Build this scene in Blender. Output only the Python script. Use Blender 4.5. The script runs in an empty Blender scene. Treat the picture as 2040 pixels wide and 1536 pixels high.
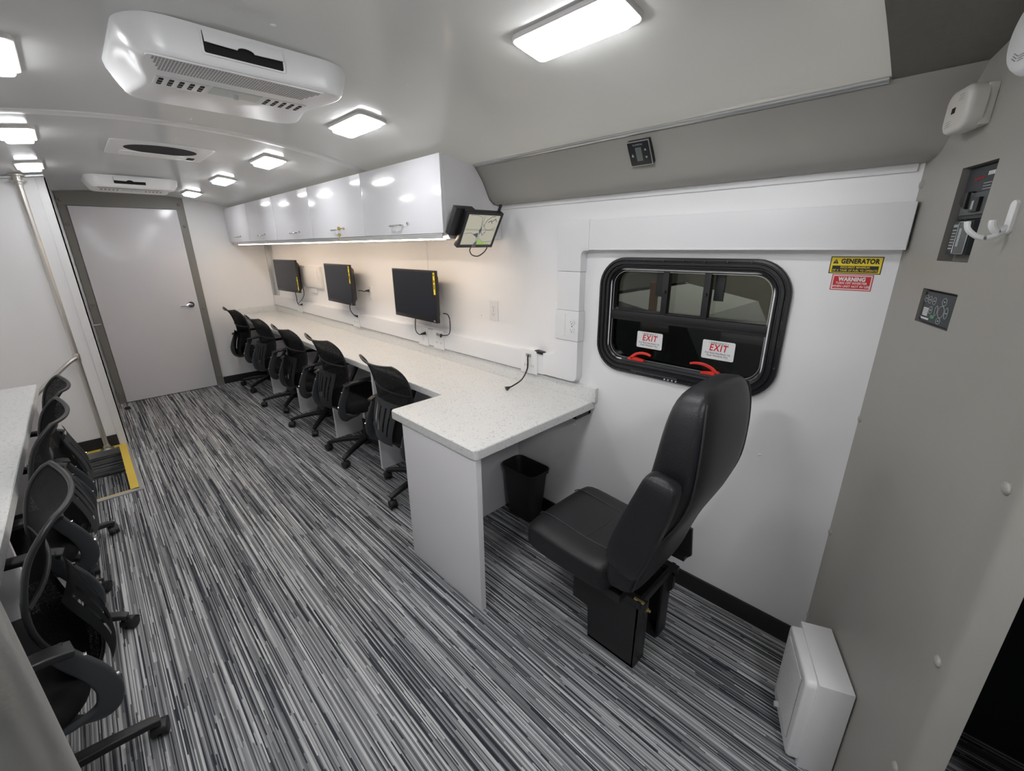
import bpy, bmesh, math, random
from mathutils import Vector, Matrix
random.seed(7)
PI = math.pi
S = bpy.context.scene
COL = S.collection

# ---------------------------------------------------------------- camera
H = 1.55
yaw, pitch, roll = map(math.radians, (44.58, 18.116, -0.532))
cy, sy, cp, sp = math.cos(yaw), math.sin(yaw), math.cos(pitch), math.sin(pitch)
fwd = Vector((sy * cp, cy * cp, -sp))
rt0 = Vector((cy, -sy, 0))
up0 = rt0.cross(fwd)
rt = math.cos(roll) * rt0 + math.sin(roll) * up0
up = -math.sin(roll) * rt0 + math.cos(roll) * up0
cd = bpy.data.cameras.new('camera')
cam = bpy.data.objects.new('camera', cd)
COL.objects.link(cam)
cd.sensor_fit = 'HORIZONTAL'
cd.sensor_width = 36
cd.lens = 852.5 / 2040 * 36
cd.clip_start = 0.02
cam.matrix_world = Matrix(((rt.x, up.x, -fwd.x, 0), (rt.y, up.y, -fwd.y, 0), (rt.z, up.z, -fwd.z, H), (0, 0, 0, 1)))
S.camera = cam

# ---------------------------------------------------------------- world, exposure
w = bpy.data.worlds.new('night')
S.world = w
w.use_nodes = True
w.node_tree.nodes['Background'].inputs[0].default_value = (0.55, 0.6, 0.7, 1)
w.node_tree.nodes['Background'].inputs[1].default_value = 0.03
S.view_settings.view_transform = 'Standard'
S.view_settings.look = 'None'
S.view_settings.gamma = 1
S.view_settings.exposure = 2.3
S.cycles.use_denoising = True
S.cycles.max_bounces = 12
S.cycles.diffuse_bounces = 7
S.cycles.glossy_bounces = 5
S.cycles.sample_clamp_indirect = 6
LAMP = 10.0      # emission of the ceiling lamps
LAMPC = (0.945, 0.955, 0.975)
STRIP = 5.5     # under-cabinet strip

# ---------------------------------------------------------------- materials
def mat(name, col, rough=0.5, metal=0.0, coat=0.0, emit=None, es=0.0, alpha=1.0, bump=0.0, bscale=200, spec=0.5, var=0.0, vscale=3):
    m = bpy.data.materials.new(name)
    m.use_nodes = True
    nt = m.node_tree
    b = nt.nodes['Principled BSDF']
    b.inputs['Base Color'].default_value = (*col, 1)
    b.inputs['Roughness'].default_value = rough
    b.inputs['Metallic'].default_value = metal
    b.inputs['Coat Weight'].default_value = coat
    b.inputs['Coat Roughness'].default_value = 0.05
    b.inputs['Specular IOR Level'].default_value = spec
    b.inputs['Alpha'].default_value = alpha
    if emit:
        b.inputs['Emission Color'].default_value = (*emit, 1)
        b.inputs['Emission Strength'].default_value = es
    tc = nt.nodes.new('ShaderNodeTexCoord')
    if bump:
        n = nt.nodes.new('ShaderNodeTexNoise')
        n.inputs['Scale'].default_value = bscale
        nt.links.new(tc.outputs['Object'], n.inputs['Vector'])
        bp = nt.nodes.new('ShaderNodeBump')
        bp.inputs['Strength'].default_value = bump
        bp.inputs['Distance'].default_value = 0.002 if bscale > 20 else 0.02
        nt.links.new(n.outputs['Fac'], bp.inputs['Height'])
        nt.links.new(bp.outputs['Normal'], b.inputs['Normal'])
    if var:
        n = nt.nodes.new('ShaderNodeTexNoise')
        n.inputs['Scale'].default_value = vscale
        n.inputs['Detail'].default_value = 4
        nt.links.new(tc.outputs['Object'], n.inputs['Vector'])
        mx = nt.nodes.new('ShaderNodeMix')
        mx.data_type = 'RGBA'
        mx.inputs[6].default_value = (*[c * (1 - var) for c in col], 1)
        mx.inputs[7].default_value = (*[min(1, c * (1 + var)) for c in col], 1)
        nt.links.new(n.outputs['Fac'], mx.inputs[0])
        nt.links.new(mx.outputs[2], b.inputs['Base Color'])
    return m

M = {}
M['ceil'] = mat('glossy_white_ceiling_panel', (0.90, 0.90, 0.885), 0.16, bump=0.14, bscale=1.6, spec=0.6)
M['wall'] = mat('white_wall_panel', (0.85, 0.845, 0.85), 0.32, bump=0.05, bscale=400)
M['lam'] = mat('white_laminate', (0.78, 0.775, 0.80), 0.12, spec=0.5)
M['lam2'] = mat('white_desk_laminate', (0.82, 0.805, 0.825), 0.4)
M['door'] = mat('white_door_laminate', (0.70, 0.69, 0.72), 0.18)
M['white'] = mat('white_plastic', (0.78, 0.78, 0.78), 0.35)
M['acw'] = mat('air_conditioner_plastic', (0.86, 0.86, 0.86), 0.28)
M['raceway'] = mat('raceway_plastic', (0.78, 0.78, 0.79), 0.35)
M['grey'] = mat('grey_vinyl', (0.34, 0.33, 0.30), 0.42, bump=0.15, bscale=700, var=0.05)
M['board'] = mat('grey_fabric_board', (0.34, 0.33, 0.30), 0.85, bump=0.4, bscale=500, var=0.06, vscale=60)
M['dframe'] = mat('grey_painted_steel', (0.22, 0.212, 0.195), 0.45)
M['alu'] = mat('brushed_aluminium', (0.62, 0.63, 0.63), 0.35, metal=0.9)
M['steel'] = mat('stainless_steel', (0.66, 0.64, 0.60), 0.33, metal=0.9, bump=0.1, bscale=300)
M['chrome'] = mat('chrome', (0.75, 0.75, 0.75), 0.12, metal=1.0)
M['brass'] = mat('brass', (0.65, 0.5, 0.2), 0.3, metal=1.0)
M['gold'] = mat('zinc_yellow_bolt', (0.7, 0.55, 0.22), 0.3, metal=0.8)
M['black'] = mat('black_plastic', (0.012, 0.013, 0.014), 0.42)
M['bezel'] = mat('black_bezel', (0.016, 0.016, 0.018), 0.3)
M['charc'] = mat('charcoal_plastic', (0.038, 0.042, 0.046), 0.5)
M['fabric'] = mat('black_seat_fabric', (0.013, 0.013, 0.014), 0.9, bump=0.4, bscale=900, spec=0.2)
M['leather'] = mat('black_leather', (0.014, 0.014, 0.016), 0.42, bump=0.35, bscale=260, spec=0.45)
M['piping'] = mat('black_piping', (0.03, 0.03, 0.032), 0.4)
M['iron'] = mat('black_painted_steel', (0.016, 0.016, 0.017), 0.4)
M['rubber'] = mat('black_rubber', (0.013, 0.013, 0.014), 0.55)
M['screen'] = mat('dark_screen', (0.010, 0.013, 0.022), 0.28, spec=0.35)
M['scrgrey'] = mat('dark_screen_hazed', (0.03, 0.033, 0.036), 0.35, spec=0.8)
M['yellow'] = mat('yellow_paint', (0.72, 0.52, 0.07), 0.5)
M['ylabel'] = mat('yellow_label', (0.85, 0.66, 0.02), 0.45)
M['red'] = mat('red_plastic', (0.72, 0.035, 0.02), 0.35)
M['redprint'] = mat('red_print', (0.6, 0.012, 0.015), 0.5)
M['blackprint'] = mat('black_print', (0.01, 0.01, 0.012), 0.5)
M['whiteprint'] = mat('white_print', (0.75, 0.75, 0.75), 0.5)
M['greyprint'] = mat('grey_print', (0.38, 0.40, 0.40), 0.5)
M['greenprint'] = mat('green_print', (0.1, 0.35, 0.18), 0.5)
M['lcd'] = mat('grey_lcd', (0.12, 0.14, 0.13), 0.3)
M['dark'] = mat('dark_recess', (0.006, 0.006, 0.007), 0.8)
M['midgrey'] = mat('mid_grey_plastic', (0.30, 0.31, 0.31), 0.45)
M['frost'] = mat('lamp_bezel', (0.72, 0.70, 0.68), 0.3)
M['lens'] = mat('lamp_lens', (0.9, 0.9, 0.9), 0.3, emit=LAMPC, es=LAMP)
M['lens_fill'] = mat('lamp_lens_fill', (0.9, 0.9, 0.9), 0.3, emit=LAMPC, es=LAMP * 1.7)  # brighter lens, only for the added front-left fill light
M['lens_mid'] = mat('lamp_lens_mid', (0.9, 0.9, 0.9), 0.3, emit=LAMPC, es=LAMP * 0.70)
M['lens_rear'] = mat('lamp_lens_rear', (0.9, 0.9, 0.9), 0.3, emit=LAMPC, es=LAMP * 0.55)
M['strip'] = mat('warm_strip', (0.9, 0.8, 0.7), 0.3, emit=(1.0, 0.78, 0.55), es=STRIP)
M['navy'] = mat('navy_fabric', (0.010, 0.013, 0.018), 0.8)
M['olive'] = mat('olive_garage_wall', (0.30, 0.29, 0.20), 0.9, var=0.15, vscale=2)
M['vehwhite'] = mat('dull_white_paint', (0.5, 0.52, 0.55), 0.4)
M['orange'] = mat('orange_post_paint', (0.6, 0.25, 0.06), 0.6)
M['concrete'] = mat('concrete', (0.12, 0.12, 0.12), 0.9, var=0.2)

def mesh_fabric():
    m = mat('black_mesh_fabric', (0.016, 0.016, 0.017), 0.8, spec=0.2)
    nt = m.node_tree
    b = nt.nodes['Principled BSDF']
    tc = nt.nodes.new('ShaderNodeTexCoord')
    v = nt.nodes.new('ShaderNodeTexVoronoi')
    v.inputs['Scale'].default_value = 420
    nt.links.new(tc.outputs['Object'], v.inputs['Vector'])
    r = nt.nodes.new('ShaderNodeMapRange')
    r.inputs[1].default_value = 0.14
    r.inputs[2].default_value = 0.27
    nt.links.new(v.outputs['Distance'], r.inputs[0])
    nt.links.new(r.outputs[0], b.inputs['Alpha'])
    return m
M['mesh'] = mesh_fabric()

def quartz():
    m = mat('speckled_quartz', (0.7, 0.7, 0.68), 0.3)
    nt = m.node_tree
    b = nt.nodes['Principled BSDF']
    tc = nt.nodes.new('ShaderNodeTexCoord')
    v = nt.nodes.new('ShaderNodeTexVoronoi')
    v.inputs['Scale'].default_value = 170
    nt.links.new(tc.outputs['Object'], v.inputs['Vector'])
    sx = nt.nodes.new('ShaderNodeSeparateColor')
    nt.links.new(v.outputs['Color'], sx.inputs[0])
    rp = nt.nodes.new('ShaderNodeValToRGB')
    e = rp.color_ramp.elements
    rp.color_ramp.interpolation = 'CONSTANT'
    e[0].position = 0
    e[0].color = (0.50, 0.52, 0.54, 1)
    e[1].position = 0.05
    e[1].color = (0.655, 0.66, 0.655, 1)
    for p, c in ((0.15, (0.70, 0.70, 0.685)), (0.8, (0.675, 0.68, 0.67)), (0.9, (0.74, 0.74, 0.73))):
        k = e.new(p)
        k.color = (*c, 1)
    nt.links.new(sx.outputs[0], rp.inputs[0])
    nt.links.new(rp.outputs[0], b.inputs['Base Color'])
    return m
M['quartz'] = quartz()

def carpet(name, axis=0, gain=1.0):
    """thin broken stripes; axis = coordinate across the stripes, the stripes run along the other one"""
    m = mat(name, (0.1, 0.1, 0.1), 0.95, spec=0.15)
    nt = m.node_tree
    L = nt.links
    b = nt.nodes['Principled BSDF']
    tc = nt.nodes.new('ShaderNodeTexCoord')
    sep = nt.nodes.new('ShaderNodeSeparateXYZ')
    L.new(tc.outputs['Object'], sep.inputs[0])
    def math_(op, a, b_=None):
        n = nt.nodes.new('ShaderNodeMath')
        n.operation = op
        for i, v in enumerate((a, b_)):
            if v is None:
                continue
            if isinstance(v, (int, float)):
                n.inputs[i].default_value = v
            else:
                L.new(v, n.inputs[i])
        return n.outputs[0]
    ax = [sep.outputs[0], sep.outputs[1], sep.outputs[2]]
    across = ax[axis]
    along = ax[1] if axis == 0 else ax[0]
    def layer(wd, ln, off):
        c = math_('FLOOR', math_('DIVIDE', math_('ADD', across, off), wd))
        wn = nt.nodes.new('ShaderNodeTexWhiteNoise')
        wn.noise_dimensions = '1D'
        L.new(c, wn.inputs['W'])
        a = math_('FLOOR', math_('ADD', math_('DIVIDE', along, ln), math_('MULTIPLY', wn.outputs['Value'], 37.0)))
        cb = nt.nodes.new('ShaderNodeCombineXYZ')
        L.new(c, cb.inputs[0])
        L.new(a, cb.inputs[1])
        w2 = nt.nodes.new('ShaderNodeTexWhiteNoise')
        w2.noise_dimensions = '2D'
        L.new(cb.outputs[0], w2.inputs['Vector'])
        return w2.outputs['Value']
    v1 = layer(0.0036, 0.42, 3.1)
    v2 = layer(0.0062, 0.75, 7.7)
    n = nt.nodes.new('ShaderNodeTexNoise')
    n.inputs['Scale'].default_value = 1.0
    n.inputs['Detail'].default_value = 3
    mp = nt.nodes.new('ShaderNodeMapping')
    mp.inputs['Scale'].default_value = (70, 3.5, 30) if axis == 0 else (3.5, 70, 70)
    L.new(tc.outputs['Object'], mp.inputs[0])
    L.new(mp.outputs[0], n.inputs['Vector'])
    tot = math_('ADD', math_('ADD', math_('MULTIPLY', v1, 0.52), math_('MULTIPLY', v2, 0.26)), math_('MULTIPLY', n.outputs['Fac'], 0.28))
    rp = nt.nodes.new('ShaderNodeValToRGB')
    e = rp.color_ramp.elements
    e[0].position = 0.18
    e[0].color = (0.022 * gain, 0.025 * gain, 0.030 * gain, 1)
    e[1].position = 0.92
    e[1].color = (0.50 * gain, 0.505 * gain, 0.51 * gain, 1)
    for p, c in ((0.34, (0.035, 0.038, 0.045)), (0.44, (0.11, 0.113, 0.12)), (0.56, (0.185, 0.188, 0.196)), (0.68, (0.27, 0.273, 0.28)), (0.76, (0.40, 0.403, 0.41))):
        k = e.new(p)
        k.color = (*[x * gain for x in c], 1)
    L.new(tot, rp.inputs[0])
    L.new(rp.outputs[0], b.inputs['Base Color'])
    bp = nt.nodes.new('ShaderNodeBump')
    bp.inputs['Strength'].default_value = 0.4
    bp.inputs['Distance'].default_value = 0.003
    L.new(v1, bp.inputs['Height'])
    L.new(bp.outputs[0], b.inputs['Normal'])
    return m
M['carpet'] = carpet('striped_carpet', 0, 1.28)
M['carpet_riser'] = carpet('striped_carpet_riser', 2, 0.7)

def glass(name, tint, refl=1.0):
    m = bpy.data.materials.new(name)
    m.use_nodes = True
    nt = m.node_tree
    nt.nodes.clear()
    o = nt.nodes.new('ShaderNodeOutputMaterial')
    t = nt.nodes.new('ShaderNodeBsdfTransparent')
    t.inputs[0].default_value = (*tint, 1)
    g = nt.nodes.new('ShaderNodeBsdfGlossy')
    g.inputs['Roughness'].default_value = 0.03
    g.inputs[0].default_value = (refl, refl, refl, 1)
    f = nt.nodes.new('ShaderNodeFresnel')
    f.inputs[0].default_value = 1.45
    mx = nt.nodes.new('ShaderNodeMixShader')
    nt.links.new(f.outputs[0], mx.inputs[0])
    nt.links.new(t.outputs[0], mx.inputs[1])
    nt.links.new(g.outputs[0], mx.inputs[2])
    nt.links.new(mx.outputs[0], o.inputs[0])
    return m
M['glass'] = glass('tinted_glass', (0.40, 0.42, 0.41))
M['glass_dark'] = glass('dark_tinted_glass', (0.18, 0.19, 0.20), 0.8)

# ---------------------------------------------------------------- helpers
def nb():
    return bmesh.new()

def join(bm, t, mtx=None):
    me = bpy.data.meshes.new('tmp')
    t.to_mesh(me)
    t.free()
    if mtx is not None:
        me.transform(mtx)
    bm.from_mesh(me)
    bpy.data.meshes.remove(me)

def box(bm, x0, x1, y0, y1, z0, z1, bev=0.0, seg=2, mtx=None):
    t = bmesh.new()
    bmesh.ops.create_cube(t, size=1)
    for v in t.verts:
        v.co = Vector(((x0 + x1) / 2 + v.co.x * (x1 - x0), (y0 + y1) / 2 + v.co.y * (y1 - y0), (z0 + z1) / 2 + v.co.z * (z1 - z0)))
    if bev:
        bmesh.ops.bevel(t, geom=list(t.edges), offset=bev, segments=seg, profile=0.7, affect='EDGES')
    join(bm, t, mtx)
    return bm

def cyl(bm, p0, p1, r0, r1=None, seg=20, bev=0.0):
    p0, p1 = Vector(p0), Vector(p1)
    r1 = r0 if r1 is None else r1
    d = p1 - p0
    t = bmesh.new()
    bmesh.ops.create_cone(t, cap_ends=True, segments=seg, radius1=r0, radius2=r1, depth=d.length)
    if bev:
        es = [e for e in t.edges if len([f for f in e.link_faces if len(f.verts) > 4]) == 1]
        bmesh.ops.bevel(t, geom=es, offset=bev, segments=2, profile=0.6, affect='EDGES')
    q = d.to_track_quat('Z', 'Y').to_matrix().to_4x4()
    join(bm, t, Matrix.Translation((p0 + p1) / 2) @ q)
    return bm

def smooth_pts(pts, n=6):
    P = [Vector(p) for p in pts]
    out = []
    for i in range(len(P) - 1):
        p0, p1, p2, p3 = P[max(i - 1, 0)], P[i], P[i + 1], P[min(i + 2, len(P) - 1)]
        for k in range(n):
            t = k / n
            out.append(0.5 * ((2 * p1) + (p2 - p0) * t + (2 * p0 - 5 * p1 + 4 * p2 - p3) * t * t + (3 * p1 - p0 - 3 * p2 + p3) * t ** 3))
    out.append(P[-1])
    return out

def sweep(bm, pts, sec, upv=(0, 0, 1), closed=False, caps=True):
    """sweep a 2D section [(a,b)] (a along side, b along up) down a path; sec may be a function of t"""
    P = [Vector(p) for p in pts]
    n = len(P)
    rings = []
    upv = Vector(upv)
    for i in range(n):
        if closed:
            d = (P[(i + 1) % n] - P[i - 1]).normalized()
        else:
            d = (P[min(i + 1, n - 1)] - P[max(i - 1, 0)]).normalized()
        s = d.cross(upv)
        if s.length < 1e-4:
            s = d.cross(Vector((1, 0, 0)))
        s.normalize()
        u = s.cross(d).normalized()
        sc = sec(i / (n - 1)) if callable(sec) else sec
        rings.append([bm.verts.new(P[i] + s * a + u * b) for a, b in sc])
    k = len(rings[0])
    for i in range(n if closed else n - 1):
        A, B = rings[i], rings[(i + 1) % n]
        for j in range(k):
            bm.faces.new((A[j], A[(j + 1) % k], B[(j + 1) % k], B[j]))
    if caps and not closed:
        bm.faces.new(rings[0][::-1])
        bm.faces.new(rings[-1])
    return bm

def circ(r, n=10, ry=None):
    ry = ry or r
    return [(r * math.cos(2 * PI * i / n), ry * math.sin(2 * PI * i / n)) for i in range(n)]

def rrect(wd, h, r, n=4):
    out = []
    for cx, cy_, a in ((wd / 2 - r, h / 2 - r, 0), (-wd / 2 + r, h / 2 - r, 90), (-wd / 2 + r, -h / 2 + r, 180), (wd / 2 - r, -h / 2 + r, 270)):
        for i in range(n + 1):
            t = math.radians(a + 90 * i / n)
            out.append((cx + r * math.cos(t), cy_ + r * math.sin(t)))
    return out

def tube(bm, pts, r, n=10, sm=5, closed=False):
    return sweep(bm, smooth_pts(pts, sm) if sm else pts, circ(r, n), (0.13, 0.21, 0.97), closed)

def prism(bm, poly, z0, z1, mtx=None, bev=0.0, seg=2):
    """poly [(x,y)] extruded from z0 to z1 (local), optional matrix"""
    t = bmesh.new()
    vs = [t.verts.new((x, y, z0)) for x, y in poly]
    f = t.faces.new(vs)
    r = bmesh.ops.extrude_face_region(t, geom=[f])
    for v in [g for g in r['geom'] if isinstance(g, bmesh.types.BMVert)]:
        v.co.z = z1
    if bev:
        es = [e for e in t.edges if all(abs(v.co.z - z1) < 1e-7 for v in e.verts)]
        bmesh.ops.bevel(t, geom=es, offset=bev, segments=seg, profile=0.6, affect='EDGES')
    bmesh.ops.recalc_face_normals(t, faces=list(t.faces))
    join(bm, t, mtx)
    return bm

def grid(bm, fn, nu, nv, thick=0.0, skip=None):
    V = [[bm.verts.new(fn(i / nu, j / nv)) for i in range(nu + 1)] for j in range(nv + 1)]
    fs = []
    for j in range(nv):
        for i in range(nu):
            if skip and skip((i + .5) / nu, (j + .5) / nv):
                continue
            fs.append(bm.faces.new((V[j][i], V[j][i + 1], V[j + 1][i + 1], V[j + 1][i])))
    if thick:
        bmesh.ops.solidify(bm, geom=fs, thickness=thick)
    loose = [v for v in bm.verts if not v.link_faces]
    bmesh.ops.delete(bm, geom=loose, context='VERTS')
    return bm

ROOTM = {}
def rootm(o):
    while o.parent:
        o = o.parent
    return o.matrix_basis

def obj(name, bm, m, parent=None, smooth=35, world=False, sub=0):
    me = bpy.data.meshes.new(name)
    bmesh.ops.recalc_face_normals(bm, faces=list(bm.faces))
    bm.to_mesh(me)
    bm.free()
    if isinstance(m, (list, tuple)):
        for k in m:
            me.materials.append(k)
    else:
        me.materials.append(m)
    if world and parent is not None:
        me.transform(rootm(parent).inverted())
    if smooth:
        me.polygons.foreach_set('use_smooth', [True] * len(me.polygons))
        me.set_sharp_from_angle(angle=math.radians(smooth))
    o = bpy.data.objects.new(name, me)
    COL.objects.link(o)
    if parent is not None:
        o.parent = parent
    if sub:
        md = o.modifiers.new('sub', 'SUBSURF')
        md.levels = md.render_levels = sub
    return o

def tag(o, label, cat, group=None):
    o['label'] = label
    o['category'] = cat
    if group:
        o['group'] = group
    return o

def thing(name, label, cat, loc=(0, 0, 0), rz=0.0, group=None, mtx=None):
    o = bpy.data.objects.new(name, None)
    o.empty_display_size = 0.1
    COL.objects.link(o)
    if mtx is not None:
        o.matrix_basis = mtx
    else:
        o.location = loc
        o.rotation_euler = (0, 0, rz)
        o.matrix_basis = Matrix.Translation(loc) @ Matrix.Rotation(rz, 4, 'Z')
    return tag(o, label, cat, group)

def struct(name, bm, m, smooth=35, parent=None):
    o = obj(name, bm, m, parent, smooth)
    if parent is None:
        o['kind'] = 'structure'
    return o

def dup(root, mtx, label, group=None, name=None):
    r = root.copy()
    COL.objects.link(r)
    r.matrix_basis = mtx
    r['label'] = label
    if group:
        r['group'] = group
    for ch in list(root.children):
        c = ch.copy()
        COL.objects.link(c)
        c.parent = r
        for g in list(ch.children):
            d = g.copy()
            COL.objects.link(d)
            d.parent = c
    return r

def frame(o, r, u):
    r = Vector(r).normalized()
    u = Vector(u).normalized()
    n = r.cross(u).normalized()
    return Matrix(((r.x, u.x, n.x, o[0]), (r.y, u.y, n.y, o[1]), (r.z, u.z, n.z, o[2]), (0, 0, 0, 1)))

def wallR(y, z, x=1.73):
    """frame on the window wall: local x to the viewer's right, y up, z into the room"""
    return frame((x, y, z), (0, -1, 0), (0, 0, 1))

def words(body, size, m, parent, x, y, z, name='lettering', sx=1.0, bold=0.0, shear=0.0, align='CENTER', depth=0.0002, space=1.06):
    cu = bpy.data.curves.new('t', 'FONT')
    cu.body = body
    cu.size = size
    cu.align_x = align
    cu.align_y = 'CENTER'
    cu.offset = bold
    cu.shear = shear
    cu.space_character = space
    cu.extrude = depth
    cu.resolution_u = 3
    t = bpy.data.objects.new('t', cu)
    COL.objects.link(t)
    dg = bpy.context.evaluated_depsgraph_get()
    me = bpy.data.meshes.new_from_object(t.evaluated_get(dg))
    bpy.data.objects.remove(t)
    bpy.data.curves.remove(cu)
    me.transform(Matrix.Translation((x, y, z)) @ Matrix.Diagonal((sx, 1, 1, 1)))
    me.materials.clear()
    me.materials.append(m)
    o = bpy.data.objects.new(name, me)
    COL.objects.link(o)
    o.parent = parent
    return o

# ---------------------------------------------------------------- the room
XW = 1.73      # window wall
XL = -0.75     # left wall
YR = 5.93      # rear wall
XC = 0.49      # centre line
def zc(x):
    return 2.088 - 0.135 * (x - XC) ** 2

# floor with the stairwell opening (x -0.75..-0.06, y 3.62..4.58)
WX, WY0, WY1 = -0.055, 3.62, 4.585
bm = nb()
box(bm, WX, 2.0, -1.9, YR + 0.1, -0.03, 0)
box(bm, XL - 0.1, WX, -1.9, WY0, -0.03, 0)
box(bm, XL - 0.1, WX, WY1, YR + 0.1, -0.03, 0)
bmesh.ops.remove_doubles(bm, verts=bm.verts, dist=1e-5)
struct('floor', bm, M['carpet'], 0)

# curved ceiling
bm = nb()
grid(bm, lambda u, v: Vector((XC - 1.075 + 2.15 * u, -1.6 + (YR + 1.6) * v, zc(XC - 1.075 + 2.15 * u))), 40, 10, 0.02)
struct('ceiling', bm, M['ceil'], 40)

# window wall with the opening
bm = nb()
OY0, OY1, OZ0, OZ1 = 0.44, 1.10, 1.045, 1.445
for y0, y1, z0, z1 in ((0.05, OY0, 0, 1.76), (OY1, YR, 0, 1.76), (OY0, OY1, 0, OZ0), (OY0, OY1, OZ1, 1.76)):
    box(bm, XW, XW + 0.06, y0, y1, z0, z1)
bmesh.ops.remove_doubles(bm, verts=bm.verts, dist=1e-5)
struct('wall_right', bm, M['wall'], 0)

# left wall
bm = nb()
box(bm, XL - 0.05, XL, -1.6, WY0, -0.5, 1.80)
box(bm, XL - 0.05, XL, WY1, YR, -0.5, 1.80)
box(bm, XL - 0.05, XL, WY0, WY1, -0.5, 1.80)
struct('wall_left', bm, M['wall'], 0)

# rear wall
bm = nb()
box(bm, XL, XW + 0.06, YR, YR + 0.05, -0.03, 2.1)
struct('wall_rear', bm, M['wall'], 0)

# cove above the walls: grey up front
def cove_prof(t):
    P = [(1.545, 1.937), (1.60, 1.868), (1.645, 1.788), (1.675, 1.764), (1.712, 1.757), (1.76, 1.755)]
    return P
def cove(bm, y0, y1, mirror=False):
    P = smooth_pts([(x, 0, z) for x, z in cove_prof(0)], 4)
    pts = [(p.x, p.z) for p in P] + [(1.80, 1.757), (1.80, 1.96), (1.57, 1.955)]
    if mirror:
        pts = [(2 * XC - x, z) for x, z in pts]
    v0 = [bm.verts.new((x, y0, z)) for x, z in pts]
    v1 = [bm.verts.new((x, y1, z)) for x, z in pts]
    n = len(pts)
    for i in range(n):
        bm.faces.new((v0[i], v0[(i + 1) % n], v1[(i + 1) % n], v1[i]))
    bm.faces.new(v0)
    bm.faces.new(v1[::-1])
bm = nb()
cove(bm, -0.25, 1.83)
struct('trim_cove_right', bm, M['grey'])
bm = nb()
cove(bm, 1.84, YR)
struct('trim_cove_cabinets', bm, M['wall'])
bm = nb()
cove(bm, -0.6, YR, True)
struct('trim_cove_left', bm, M['grey'])
# the left trim lip, ceiling side: aluminium bead
bm = nb()
sweep(bm, [(1.548, 0.222, 1.934), (1.548, 1.0, 1.934), (1.548, 1.823, 1.934)], circ(0.0115, 12, 0.009))
struct('trim_ceiling_bead', bm, M['alu'])
# ceiling seam strip
bm = nb()
for i in range(36):
    x0 = XL + 0.21 + (1.55 - (XL + 0.21)) * i / 36
    x1 = XL + 0.21 + (1.55 - (XL + 0.21)) * (i + 1) / 36
    z0, z1 = zc(x0), zc(x1)
    vs = []
    for x, z in ((x0, z0), (x1, z1)):
        vs.append([bm.verts.new((x, y, z - d)) for y, d in ((2.60, -0.002), (2.605, 0.004), (2.625, 0.006), (2.66, 0.006), (2.68, 0.004), (2.685, -0.002))])
    for k in range(5):
        bm.faces.new((vs[0][k], vs[0][k + 1], vs[1][k + 1], vs[1][k]))
bmesh.ops.remove_doubles(bm, verts=bm.verts, dist=1e-5)
struct('trim_ceiling_seam', bm, M['white'])
# front ceiling board
bm = nb()
grid(bm, lambda u, v: Vector((XL + 0.2 + (1.575 - XL - 0.2) * u, -1.5 + 1.718 * v, zc(XL + 0.2 + (1.575 - XL - 0.2) * u) - 0.004)), 24, 3, 0.012)
struct('trim_front_ceiling_board', bm, M['board'])

# top edge strip on the window wall under the cove
bm = nb()
box(bm, 1.722, 1.7305, 0.14, 1.83, 1.735, 1.757, 0.003)
struct('trim_wall_top', bm, M['white'])
# wall seams
bm = nb()
box(bm, 1.7285, 1.7302, 2.560, 2.572, 1.0, 1.60)
struct('trim_wall_seam', bm, M['white'], 0)
bm = nb()
box(bm, 1.716, 1.7301, 5.80, 5.93, 0.87, 1.60, 0.004)
box(bm, 1.69, 1.7301, 5.915, 5.93, 0.87, 1.60, 0.004)
struct('trim_rear_corner', bm, M['alu'])

# baseboards
bm = nb()
box(bm, 1.718, 1.7301, 0.14, 1.72, 0, 0.085, 0.003)
struct('baseboard_right', bm, M['rubber'])
bm = nb()
box(bm, 1.718, 1.7301, 1.76, 5.92, 0, 0.085, 0.003)
struct('baseboard_under_desk', bm, M['rubber'])
bm = nb()
box(bm, 0.985, 1.717, 5.917, 5.9301, 0, 0.085, 0.003)
struct('baseboard_rear', bm, M['rubber'])

# rear door in a grey steel surround
bm = nb()
box(bm, 0.03, 0.087, 5.905, 5.9301, 0, 1.945, 0.003)
box(bm, 0.910, 0.978, 5.905, 5.9301, 0, 1.945, 0.003)
t = []
for i in range(15):
    x = 0.03 + 0.948 * i / 14
    t.append((x, zc(x) - 0.004))
prism(bm, [(0.03, 1.94), (0.978, 1.94)] + t[::-1], -0.012, 0.0125, Matrix(((1, 0, 0, 0), (0, 0, 1, 5.9176), (0, 1, 0, 0), (0, 0, 0, 1))))
fr = struct('trim_door_frame', bm, M['dframe'])
bm = nb()
for x, z in ((0.056, 1.985), (0.935, 1.985), (0.056, 1.775), (0.056, 1.03), (0.056, 0.11), (0.944, 1.775), (0.944, 0.915), (0.944, 0.11)):
    cyl(bm, (x, 5.906, z), (x, 5.896, z), 0.015, 0.009, 14)
obj('bolt_heads', bm, M['dframe'], fr)
bm = nb()
box(bm, 0.09, 0.907, 5.895, 5.928, 0.008, 1.935, 0.002)
dr = struct('door_rear', bm, M['door'])
bm = nb()
cyl(bm, (0.838, 5.896, 0.962), (0.838, 5.884, 0.962), 0.034, 0.030, 24)
cyl(bm, (0.838, 5.886, 0.962), (0.838, 5.845, 0.962), 0.011)
sweep(bm, smooth_pts([(0.846, 5.848, 0.962), (0.81, 5.845, 0.964), (0.77, 5.843, 0.957), (0.735, 5.848, 0.956)], 5), lambda t: circ(0.011 - 0.004 * t, 10, 0.009 - 0.002 * t))
h = obj('door_handle', bm, M['chrome'], dr)
h['label'] = 'chrome lever handle'

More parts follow.
